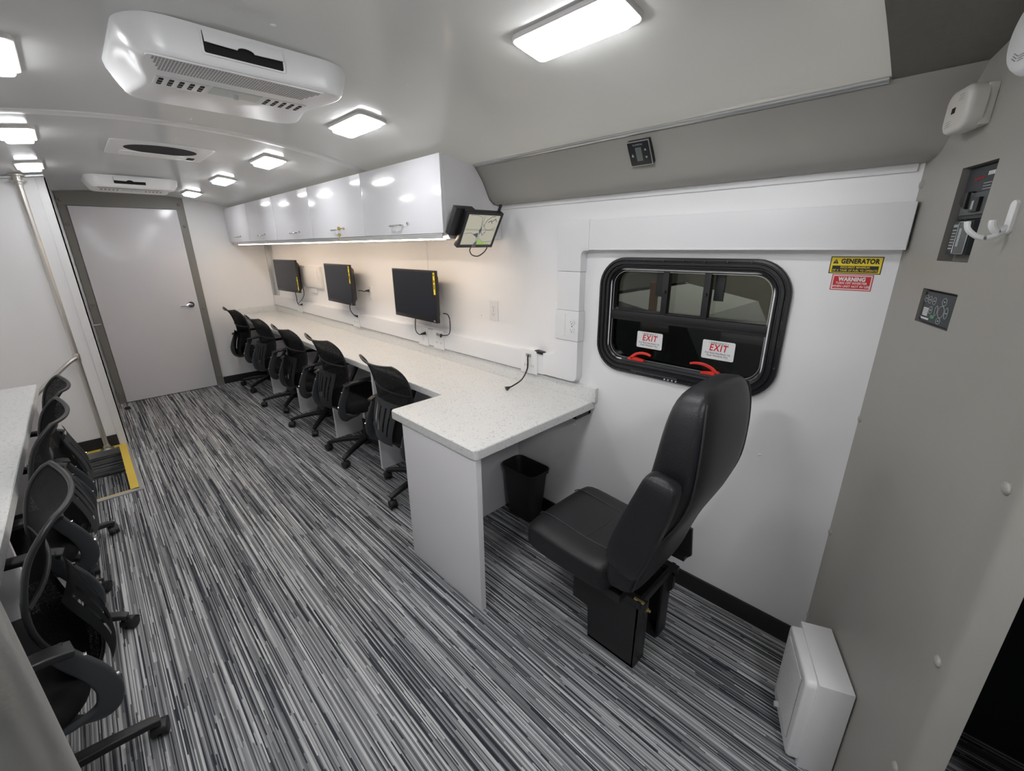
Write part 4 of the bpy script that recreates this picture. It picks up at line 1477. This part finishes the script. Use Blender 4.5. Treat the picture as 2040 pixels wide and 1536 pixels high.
# coat hook
th = thing('coat_hook', 'white two-prong coat hook on grey partition beside control panel', 'hook', mtx=pwall(0.462, 1.585))
bm = nb(); prism(bm, rrect(0.020, 0.062, 0.0095, 6), 0, 0.006, Matrix.Translation((0, 0.008, 0)), bev=0.002); obj('hook_plate', bm, M['white'], th)
bm = nb(); sweep(bm, smooth_pts([(0, -0.012, 0.004), (0, -0.026, 0.018), (0, -0.028, 0.04), (0, -0.014, 0.060), (0, 0.002, 0.066)], 5), lambda t: circ(0.0055 - 0.001 * t, 10)); obj('long_prong', bm, M['white'], th)
bm = nb(); sweep(bm, smooth_pts([(0, -0.010, 0.004), (0, -0.018, 0.016), (0, -0.008, 0.026), (0, 0.004, 0.028)], 5), lambda t: circ(0.0065 - 0.001 * t, 10)); obj('short_prong', bm, M['white'], th)

# carbon monoxide alarm
M['ivory'] = mat('ivory_plastic', (0.62, 0.60, 0.56), 0.4)
th = thing('gas_alarm', 'ivory rounded plug-in gas alarm on grey partition below the round detector', 'alarm', mtx=pwall(0.225, 1.832))
bm = nb(); box(bm, -0.048, 0.048, -0.040, 0.040, 0.0, 0.018, 0.004); obj('back_plate', bm, M['ivory'], th)
bm = nb(); prism(bm, rrect(0.105, 0.09, 0.028, 7), 0.016, 0.048, bev=0.014, seg=4); obj('alarm_body', bm, M['ivory'], th)
bm = nb(); box(bm, -0.014, 0.002, -0.005, 0.007, 0.0475, 0.0486); obj('display_window', bm, M['dark'], th, 0)
bm = nb()
for i in range(3):
    box(bm, -0.030, -0.008, -0.020 - i * 0.005, -0.0186 - i * 0.005, 0.0475, 0.0484)
for i in range(3):
    box(bm, 0.006, 0.026, 0.018 + i * 0.005, 0.0192 + i * 0.005, 0.0475, 0.0484)
obj('printed_lines', bm, M['midgrey'], th, 0)
# smoke detector
th = thing('smoke_detector', 'round white smoke detector cut by the right edge of the photo', 'smoke detector', mtx=pwall(0.442, 1.905))
bm = nb(); cyl(bm, (0, 0, 0), (0, 0, 0.024), 0.072, 0.070, 40, 0.004); obj('detector_base', bm, M['white'], th)
bm = nb(); cyl(bm, (0, 0, 0.024), (0, 0, 0.034), 0.058, 0.058, 40); obj('dark_gap', bm, mat('louver_grey', (0.2, 0.2, 0.22), 0.6), th)
bm = nb(); cyl(bm, (0, 0, 0.034), (0, 0, 0.052), 0.071, 0.058, 40, 0.006); obj('detector_cap', bm, M['white'], th)
bm = nb()
for a in range(3):
    for k in range(3):
        t = math.radians(150 + a * 30)
        box(bm, -0.008, 0.008, 0.0345 + 0.004 * k, 0.036 + 0.004 * k, 0.0515, 0.0528, mtx=Matrix.Rotation(t, 4, 'Z'))
obj('sound_slots', bm, M['midgrey'], th, 0)
# loose wire from the front ceiling board
th = thing('loose_wire', 'thin loose wire with white tip hanging from dark front ceiling', 'wire', (1.25, 0.06, zc(1.25) - 0.01))
bm = nb(); tube(bm, [(0, 0, 0), (0.015, -0.012, -0.02), (0.045, -0.012, -0.035), (0.05, 0.0, -0.03), (0.04, 0.015, -0.018)], 0.0011, 6, 6); obj('wire', bm, M['midgrey'], th)
bm = nb(); box(bm, 0.035, 0.042, 0.012, 0.02, -0.022, -0.015, 0.001); obj('white_tip', bm, M['white'], th)
# padded edge panel at far right
th = thing('visor_panel', 'grey padded panel corner at the right edge beside the doorway', 'panel', (1.10, -0.10, 1.52))
bm = nb(); box(bm, -0.09, 0.01, -0.055, -0.032, -0.085, 0.10, 0.006); obj('padded_body', bm, M['grey'], th)

# ---------------------------------------------------------------- heater
hu = Vector((-0.917, -0.398, 0)).normalized()
th = thing('wall_heater', 'small white wall heater with grille on floor against grey partition', 'heater', mtx=frame((1.4975, 0.0350, 0.0), hu, (0, 0, 1)) @ Matrix.Translation((0.11, 0, -0.004)))
bm = nb(); box(bm, -0.120, 0.120, 0.0, 0.342, 0.006, 0.092, 0.002); obj('heater_body', bm, M['white'], th)
bm = nb(); prism(bm, [(a, b_ + 0.171) for a, b_ in rrect(0.225, 0.325, 0.022, 5)], 0.092, 0.122, bev=0.012, seg=4); f = obj('front_frame', bm, M['white'], th)
bm = nb(); prism(bm, [(a, b_ + 0.18) for a, b_ in rrect(0.165, 0.255, 0.006, 3)], 0.1215, 0.1225); g = obj('grille_back', bm, M['midgrey'], f, 0)
bm = nb()
for i in range(26):
    y = 0.060 + i * 0.0096
    box(bm, -0.080, 0.080, y, y + 0.0052, 0.1218, 0.1255, 0.0008)
obj('grille_slats', bm, M['white'], f)
bm = nb(); cyl(bm, (-0.045, 0.035, 0.120), (-0.045, 0.035, 0.134), 0.010, 0.009, 18, 0.001); obj('heater_knob', bm, M['white'], f)

# ---------------------------------------------------------------- waste bin
th = thing('waste_bin', 'black plastic waste bin under the peninsula worktop', 'bin', (1.625, 1.545, 0.0), 0)
bm = nb()
def binring(wd, d, z, r):
    return [Vector((x, y, z)) for x, y in rrect(wd, d, r, 5)]
lv = [(0.118, 0.185, 0.0, 0.03), (0.120, 0.187, 0.01, 0.03), (0.150, 0.240, 0.295, 0.035), (0.166, 0.262, 0.300, 0.04), (0.170, 0.266, 0.318, 0.042), (0.158, 0.254, 0.318, 0.038), (0.146, 0.236, 0.296, 0.033), (0.114, 0.180, 0.012, 0.028)]
R = [[bm.verts.new(p) for p in binring(*a)] for a in lv]
for a, b_ in zip(R[:-1], R[1:]):
    k = len(a)
    for i in range(k):
        bm.faces.new((a[i], a[(i + 1) % k], b_[(i + 1) % k], b_[i]))
bm.faces.new(R[0][::-1])
bm.faces.new(R[-1])
obj('bin_body', bm, M['rubber'], th)
bm = nb()
P = [Vector((x, y, 0.319)) for x, y in rrect(0.168, 0.264, 0.041, 6)]
sweep(bm, P, circ(0.0035, 8), (0, 0, 1), closed=True)
obj('rim', bm, M['black'], th)

# ---------------------------------------------------------------- black vehicle seat
th = thing('vehicle_seat', 'black leather vehicle seat on steel pedestal facing the peninsula desk', 'seat', (1.30, 0.72, 0))
def VS(name, bm, m, smooth=40, sub=0):
    return obj(name, bm, m, th, smooth, world=True, sub=sub)
def loft_section(bm, rings):
    R = [[bm.verts.new(p) for p in r] for r in rings]
    k = len(R[0])
    for a, b_ in zip(R[:-1], R[1:]):
        for i in range(k):
            bm.faces.new((a[i], a[(i + 1) % k], b_[(i + 1) % k], b_[i]))
    bm.faces.new(R[0][::-1])
    bm.faces.new(R[-1])
def superel(a, b_, n, e=3.2):
    out = []
    for i in range(n):
        t = 2 * PI * (i + 0.5) / n
        c, s = math.cos(t), math.sin(t)
        out.append((a * math.copysign(abs(c) ** (2 / e), c), b_ * math.copysign(abs(s) ** (2 / e), s)))
    return out
# backrest: stations along height with centre (y), half width, half thickness
bm = nb()
st = [(0.40, 0.592, 0.195, 0.050, 1.28), (0.44, 0.592, 0.208, 0.068, 1.28), (0.55, 0.575, 0.212, 0.082, 1.28), (0.65, 0.545, 0.212, 0.086, 1.28), (0.76, 0.490, 0.212, 0.088, 1.28),
      (0.86, 0.456, 0.211, 0.084, 1.278), (0.96, 0.444, 0.209, 0.078, 1.277), (1.04, 0.440, 0.202, 0.072, 1.276), (1.095, 0.438, 0.190, 0.064, 1.275), (1.138, 0.436, 0.168, 0.054, 1.27), (1.163, 0.434, 0.13, 0.040, 1.265), (1.174, 0.432, 0.07, 0.02, 1.26)]
rings = []
for z, y, hw, ht, x in st:
    rings.append([Vector((x + a, y + b_, z + (-0.10 * b_))) for a, b_ in superel(hw, ht, 40, 4.6)])
loft_section(bm, rings)
VS('backrest', bm, M['leather'], 180, 1)
# piping along rear edges
for s in (-1, 1):
    bm = nb()
    pts = []
    for z, y, hw, ht, x in st[1:-2]:
        pts.append((x + s * hw * 0.925, y - ht * 0.80, z + 0.08 * ht))
    sweep(bm, smooth_pts(pts, 4), circ(0.0035, 8), (1, 0, 0))
    VS('piping', bm, M['piping'])
# cushion
bm = nb()
st2 = [(0.625, 0.205, 0.36, 0.478), (0.66, 0.218, 0.352, 0.486), (0.78, 0.220, 0.352, 0.484), (0.88, 0.222, 0.352, 0.492), (0.96, 0.222, 0.355, 0.500), (1.005, 0.217, 0.368, 0.494), (1.025, 0.200, 0.39, 0.47)]
rings = []
for y, hw, z0, z1 in st2:
    zc_, hz = (z0 + z1) / 2, (z1 - z0) / 2
    rings.append([Vector((1.285 + a, y, zc_ + b_)) for a, b_ in superel(hw, hz, 32, 4.5)])
loft_section(bm, rings)
VS('cushion', bm, M['leather'], 180, 1)
bm = nb()
for x in (1.165, 1.405):
    pts = [(x, 0.67, 0.4855), (x, 0.78, 0.4840), (x, 0.88, 0.4915), (x, 0.96, 0.4985), (x, 1.0, 0.4945), (x, 1.022, 0.478)]
    sweep(bm, smooth_pts(pts, 4), circ(0.0022, 6), (1, 0, 0))
pts = [(1.165 + 0.24 * i / 8, 0.79 - 0.012 * math.sin(PI * i / 8), 0.4850) for i in range(9)]
sweep(bm, pts, circ(0.0022, 6), (0, 0, 1))
VS('seam_stitching', bm, M['piping'])
# folded armrests
for x in (1.020,):
    bm = nb()
    ctr = [(0.545, 0.560), (0.538, 0.62), (0.515, 0.70), (0.488, 0.78), (0.462, 0.86), (0.447, 0.915), (0.444, 0.945)]
    hw_ = [0.052, 0.064, 0.066, 0.062, 0.057, 0.053, 0.042]
    P = [Vector((x, y, z)) for y, z in ctr]
    rings = []
    for i, (p, h_) in enumerate(zip(P, hw_)):
        d = (P[min(i + 1, 6)] - P[max(i - 1, 0)]).normalized()
        u = Vector((1, 0, 0)).cross(d)
        t = 0.033 if 0 < i < 6 else 0.024
        rings.append([p + Vector((a, 0, 0)) + u * b_ for a, b_ in superel(t, h_, 24, 5.0)])
    loft_section(bm, rings)
    VS('armrest', bm, M['leather'], 180, 1)
# frame
bm = nb()
box(bm, 1.12, 1.46, 0.60, 0.98, 0.325, 0.36, 0.004)
VS('seat_pan', bm, M['iron'])
for x0, x1 in ((1.18, 1.20), (1.425, 1.445)):
    bm = nb()
    prism(bm, [(0.556, 0.001), (0.763, 0.001), (0.771, 0.15), (0.845, 0.157), (0.845, 0.292), (0.62, 0.300), (0.537, 0.305), (0.537, 0.225), (0.556, 0.2)], 0, x1 - x0, Matrix(((0, 0, 1, x0), (1, 0, 0, 0), (0, 1, 0, 0), (0, 0, 0, 1))), bev=0.002)
    box(bm, x0 if x0 < 1.3 else x0 - 0.05, x1 + 0.06 if x0 < 1.3 else x1, 0.553, 0.563, 0.001, 0.29, 0.001)
    box(bm, x0 if x0 < 1.3 else x0 - 0.06, x1 + 0.06 if x0 < 1.3 else x1, 0.556, 0.763, 0.001, 0.012, 0.001)
    VS('pedestal_leg', bm, M['iron'])
bm = nb()
box(bm, 1.17, 1.455, 0.545, 0.56, 0.30, 0.33, 0.002)
box(bm, 1.17, 1.455, 0.82, 0.84, 0.29, 0.325, 0.002)
for x in (1.175, 1.425):
    box(bm, x, x + 0.03, 0.53, 0.96, 0.292, 0.326, 0.003)
VS('slide_rails', bm, M['iron'])
bm = nb()
prism(bm, [(0.505, 0.37), (0.53, 0.34), (0.60, 0.34), (0.62, 0.40), (0.56, 0.49), (0.515, 0.49)], 0, 0.012, Matrix(((0, 0, 1, 1.488), (1, 0, 0, 0), (0, 1, 0, 0), (0, 0, 0, 1))), bev=0.002)
box(bm, 1.46, 1.49, 0.52, 0.60, 0.35, 0.37, 0.002)
VS('recliner_plate', bm, M['iron'])
bm = nb()
cyl(bm, (1.205, 0.545, 0.285), (1.205, 0.530, 0.285), 0.009, seg=6)
cyl(bm, (1.205, 0.534, 0.285), (1.205, 0.520, 0.285), 0.005, seg=12)
VS('bolt', bm, M['gold'])
bm = nb()
box(bm, 1.176, 1.186, 0.535, 0.575, 0.312, 0.332, 0.003)
VS('yellow_tab', bm, M['gold'])

# ---------------------------------------------------------------- mesh task chairs
def make_chair():
    th = thing('task_chair', '', 'chair')
    # base
    bm = nb()
    cyl(bm, (0, 0, 0.062), (0, 0, 0.125), 0.038, 0.030, 24, 0.004)
    for k in range(5):
        a = math.radians(36 + 72 * k)
        d = Vector((math.cos(a), math.sin(a), 0))
        pts = [d * 0.02 + Vector((0, 0, 0.105)), d * 0.10 + Vector((0, 0, 0.104)), d * 0.20 + Vector((0, 0, 0.093)), d * 0.290 + Vector((0, 0, 0.078)), d * 0.312 + Vector((0, 0, 0.070))]
        sweep(bm, pts, lambda t: rrect(0.046 - 0.016 * t, 0.034 - 0.012 * t, 0.006, 3))
    obj('star_base', bm, M['black'], th)
    for k in range(5):
        a = math.radians(36 + 72 * k)
        d = Vector((math.cos(a), math.sin(a), 0))
        b = a + math.radians((40, -35, 75, 10, -60)[k])
        e = Vector((-math.sin(b), math.cos(b), 0))
        f = Vector((math.cos(b), math.sin(b), 0))
        c = d * 0.304 + f * 0.012 + Vector((0, 0, 0.026))
        bm = nb()
        cyl(bm, d * 0.304 + Vector((0, 0, 0.03)), d * 0.304 + Vector((0, 0, 0.078)), 0.008, seg=12)
        # hood
        pts = [c + f * 0.027 * math.cos(t) + Vector((0, 0, 0.027 * math.sin(t))) for t in [math.radians(10 + 160 * i / 8) for i in range(9)]]
        sweep(bm, pts, rrect(0.044, 0.005, 0.002, 2), e.cross(Vector((0, 0, 1))) if False else (0, 0, 1))
        cs = obj('caster', bm, M['black'], th)
        bm = nb()
        for s in (-1, 1):
            cyl(bm, c + e * (s * 0.004), c + e * (s * 0.023), 0.0255, 0.0235, 22, 0.003)
        obj('wheel', bm, M['rubber'], cs)
    bm = nb()
    cyl(bm, (0, 0, 0.12), (0, 0, 0.27), 0.0245, seg=20, bev=0.002)
    obj('gas_lift_cover', bm, M['black'], th)
    bm = nb()
    cyl(bm, (0, 0, 0.26), (0, 0, 0.40), 0.0140, seg=20)
    obj('gas_lift', bm, M['chrome'], th)
    bm = nb()
    box(bm, -0.13, 0.10, -0.075, 0.075, 0.385, 0.412, 0.006)
    box(bm, -0.06, 0.06, -0.045, 0.045, 0.36, 0.39, 0.006)
    obj('tilt_mechanism', bm, M['black'], th)
    bm = nb()
    tube(bm, [(0.03, -0.05, 0.378), (0.05, -0.13, 0.372), (0.065, -0.17, 0.34), (0.03, -0.175, 0.305), (-0.02, -0.13, 0.31)], 0.0045, 8, 5)
    cyl(bm, (0.03, -0.17, 0.312), (-0.03, -0.135, 0.296), 0.014, 0.012, 12, 0.003)
    obj('height_lever', bm, M['black'], th)
    # seat cushion
    bm = nb()
    nu = 40
    rings = []
    for z, k, dr in ((0.408, 0.90, 0.0), (0.420, 0.975, 0.0), (0.440, 1.0, 0.0), (0.465, 1.0, 0.0), (0.482, 0.975, 0.0), (0.492, 0.90, 0.0), (0.496, 0.70, 0.0), (0.494, 0.35, 0.0)):
        r = []
        for a, b_ in superel(0.245 * k, 0.250 * k, nu, 4.0):
            zz = z - 0.028 * max(0, (a - 0.12) / 0.12) ** 2
            r.append(Vector((a + 0.012, b_, zz)))
        rings.append(r)
    loft_section(bm, rings)
    obj('seat_cushion', bm, M['fabric'], th, 180)
    # back surface
    PZ = [(0.455, -0.262, 0.150), (0.52, -0.250, 0.165), (0.60, -0.232, 0.190), (0.68, -0.218, 0.212), (0.755, -0.220, 0.226), (0.83, -0.236, 0.232), (0.885, -0.258, 0.230), (0.925, -0.288, 0.220), (0.945, -0.312, 0.196)]
    def ev(v, wrap=0.045):
        t = v * (len(PZ) - 1)
        i = min(int(t), len(PZ) - 2)
        f = t - i
        P = [Vector(p) for p in PZ]
        p0, p1, p2, p3 = P[max(i - 1, 0)], P[i], P[i + 1], P[min(i + 2, len(P) - 1)]
        return 0.5 * ((2 * p1) + (p2 - p0) * f + (2 * p0 - 5 * p1 + 4 * p2 - p3) * f * f + (3 * p1 - p0 - 3 * p2 + p3) * f ** 3)
    def bs(u, v, off=0.0):
        p = ev(v)
        k = 2 * u - 1
        hw = p.z
        return Vector((p.y + 0.034 * k * k + off, hw * k, p.x + 0.012 * k * k * v))
    bm = nb()
    grid(bm, lambda u, v: bs(u, v), 16, 24, 0.004)
    obj('mesh_back', bm, M['mesh'], th, 60)
    # perimeter frame
    bm = nb()
    per = [bs(i / 12, 1) for i in range(13)] + [bs(1, 1 - j / 20) for j in range(1, 21)] + [bs(1 - i / 12, 0) for i in range(1, 13)] + [bs(0, j / 20) for j in range(1, 20)]
    sweep(bm, per, lambda t: circ(0.0068, 8, 0.0068), (1, 0, 0), closed=True)
    obj('back_frame', bm, M['black'], th, 60)
    bm = nb()
    sweep(bm, [bs(i / 16, 0.52, -0.004) for i in range(17)], rrect(0.012, 0.010, 0.003, 2))
    obj('cross_rail', bm, M['black'], th)
    # lumbar plate with slots
    bm = nb()
    def lum(u, v):
        p = bs(0.5 + (u - 0.5) * (0.70 - 0.05 * v), 0.02 + v * 0.42)
        return p + Vector((-0.030 - 0.018 * math.sin(PI * v), 0, -0.01))
    def skip(u, v):
        a = abs(u - 0.5)
        if 0.30 < v < 0.85 and 0.08 < a < 0.145:
            return True
        if 0.22 < v < 0.90 and 0.27 < a < 0.33:
            return True
        if 0.28 < v < 0.36 and a < 0.145:
            return False
        return False
    grid(bm, lum, 40, 26, 0.007, skip)
    obj('lumbar_plate', bm, M['charc'], th, 60)
    # arms: molded loops
    for s in (-1, 1):
        bm = nb()
        pts = [(-0.13, s * 0.17, 0.398), (-0.19, s * 0.205, 0.394), (-0.243, s * 0.222, 0.412), (-0.262, s * 0.228, 0.465), (-0.250, s * 0.230, 0.53), (-0.222, s * 0.232, 0.595), (-0.200, s * 0.234, 0.650)]
        sweep(bm, smooth_pts(pts, 5), lambda t: rrect(0.020, 0.062 - 0.022 * t, 0.006, 3), (1, 0, 0.2))
        obj('side_bracket', bm, M['charc'], th)
        bm = nb()
        pts = [(-0.230, s * 0.245, 0.640), (-0.19, s * 0.252, 0.653), (-0.10, s * 0.262, 0.660), (0.02, s * 0.268, 0.664), (0.09, s * 0.268, 0.655), (0.105, s * 0.266, 0.63), (0.06, s * 0.262, 0.55), (-0.005, s * 0.255, 0.465), (-0.03, s * 0.235, 0.425)]
        sweep(bm, smooth_pts(pts, 5), lambda t: rrect(0.020, 0.048 - 0.010 * t, 0.006, 3), (0, s * 1.0, 0.0))
        obj('armrest', bm, M['black'], th)
        for z, x in ((0.60, -0.244), (0.50, -0.283)):
            bm = nb()
            cyl(bm, (x + 0.012, s * 0.231, z), (x - 0.004, s * 0.231, z - 0.002), 0.0055, seg=10)
            obj('bolt', bm, M['chrome'], th)
    for c in th.children:
        if not c.name.startswith(('star_base', 'caster', 'gas_lift')):
            c.data.transform(Matrix.Translation((0, 0, -0.028)))
    return th
CH = make_chair()
def spin(root, deg, lift=0.0):
    for c in root.children:
        if lift and not c.name.startswith(('star_base', 'caster', 'gas_lift')):
            c.location.z = lift
        if c.name.startswith(('star_base', 'caster')):
            c.matrix_basis = Matrix.Rotation(math.radians(deg), 4, 'Z')
def cm(x, y, rz, flip=False):
    return Matrix.Translation((x, y, 0)) @ Matrix.Rotation(math.radians(rz + (180 if flip else 0)), 4, 'Z')
spots = [(1.375, 5.47, 3, 'farthest black mesh task chair at the window side desk, by the rear wall'),
         (1.370, 4.61, 2, 'black mesh task chair at window side desk, second from the rear'),
         (1.375, 3.83, 1, 'black mesh task chair in the middle of the five at the window side desk'),
         (1.365, 3.035, 0, 'black mesh task chair at window side desk, chrome gas lift showing, second nearest'),
         (1.385, 2.23, -2, 'nearest black mesh task chair at window side desk, partly behind the peninsula')]
for i, (x, y, a, lab) in enumerate(spots):
    if i == 0:
        CH.matrix_basis = cm(x, y, a)
        CH['label'] = lab
        CH['group'] = 'mesh task chairs at the window side desk'
    else:
        spin(dup(CH, cm(x, y, a), lab), (0, -22, -26, 30, 12)[i], 0.028 if i == 3 else 0.0)
for x, y, a, lab in ((-0.445, 1.53, 2, 'nearest black mesh task chair at left desk, behind the thick pole'),
                     (-0.45, 2.30, -1, 'middle black mesh task chair at left desk'),
                     (-0.455, 2.97, 2, 'far black mesh task chair at left desk, next to the stairwell')):
    spin(dup(CH, cm(x, y, a, True), lab, 'mesh task chairs at the left desk'), 0 if y < 2 else (-24 if y < 2.5 else 18), 0.035 if y < 2 else (0.045 if y < 2.5 else 0.0))
spin(CH, 32)

th = thing('added_fill_lamp', 'added square fill lamp on the cab ceiling behind the viewpoint', 'ceiling light', (0.45, -0.55, zc(0.45) - 0.014))  # added lamp out of view, brightens the front of the room
bm = nb(); prism(bm, rrect(0.30, 0.30, 0.04, 5), -0.014, 0.002); obj('lamp_frame', bm, M['frost'], th)
bm = nb(); prism(bm, rrect(0.26, 0.26, 0.03, 5), -0.03, -0.012); obj('lamp_lens', bm, mat('fill_lamp_lens', (0.9, 0.9, 0.9), 0.3, emit=LAMPC, es=LAMP * 1.1), th)

# ---------------------------------------------------------------- dark cab seat beyond the doorway
th = thing('passenger_seat', 'dark navy cab seat in shadow at the bottom right corner', 'seat', (1.42, -0.55, 0))
bm = nb()
rings = []
for z, y, hw, ht in ((0.40, -0.02, 0.22, 0.05), (0.5, -0.02, 0.24, 0.07), (0.75, 0.03, 0.24, 0.07), (1.0, 0.08, 0.22, 0.06), (1.10, 0.10, 0.15, 0.04)):
    rings.append([Vector((a, y + 0.1 + b_, z)) for a, b_ in superel(hw, ht, 24)])
loft_section(bm, rings)
obj('backrest', bm, M['navy'], th, 180)
bm = nb(); box(bm, -0.24, 0.24, -0.42, 0.08, 0.33, 0.46, 0.05, 4); obj('cushion', bm, M['navy'], th)
bm = nb(); box(bm, -0.18, 0.18, -0.35, 0.05, 0.0, 0.34, 0.01); obj('pedestal', bm, M['iron'], th)
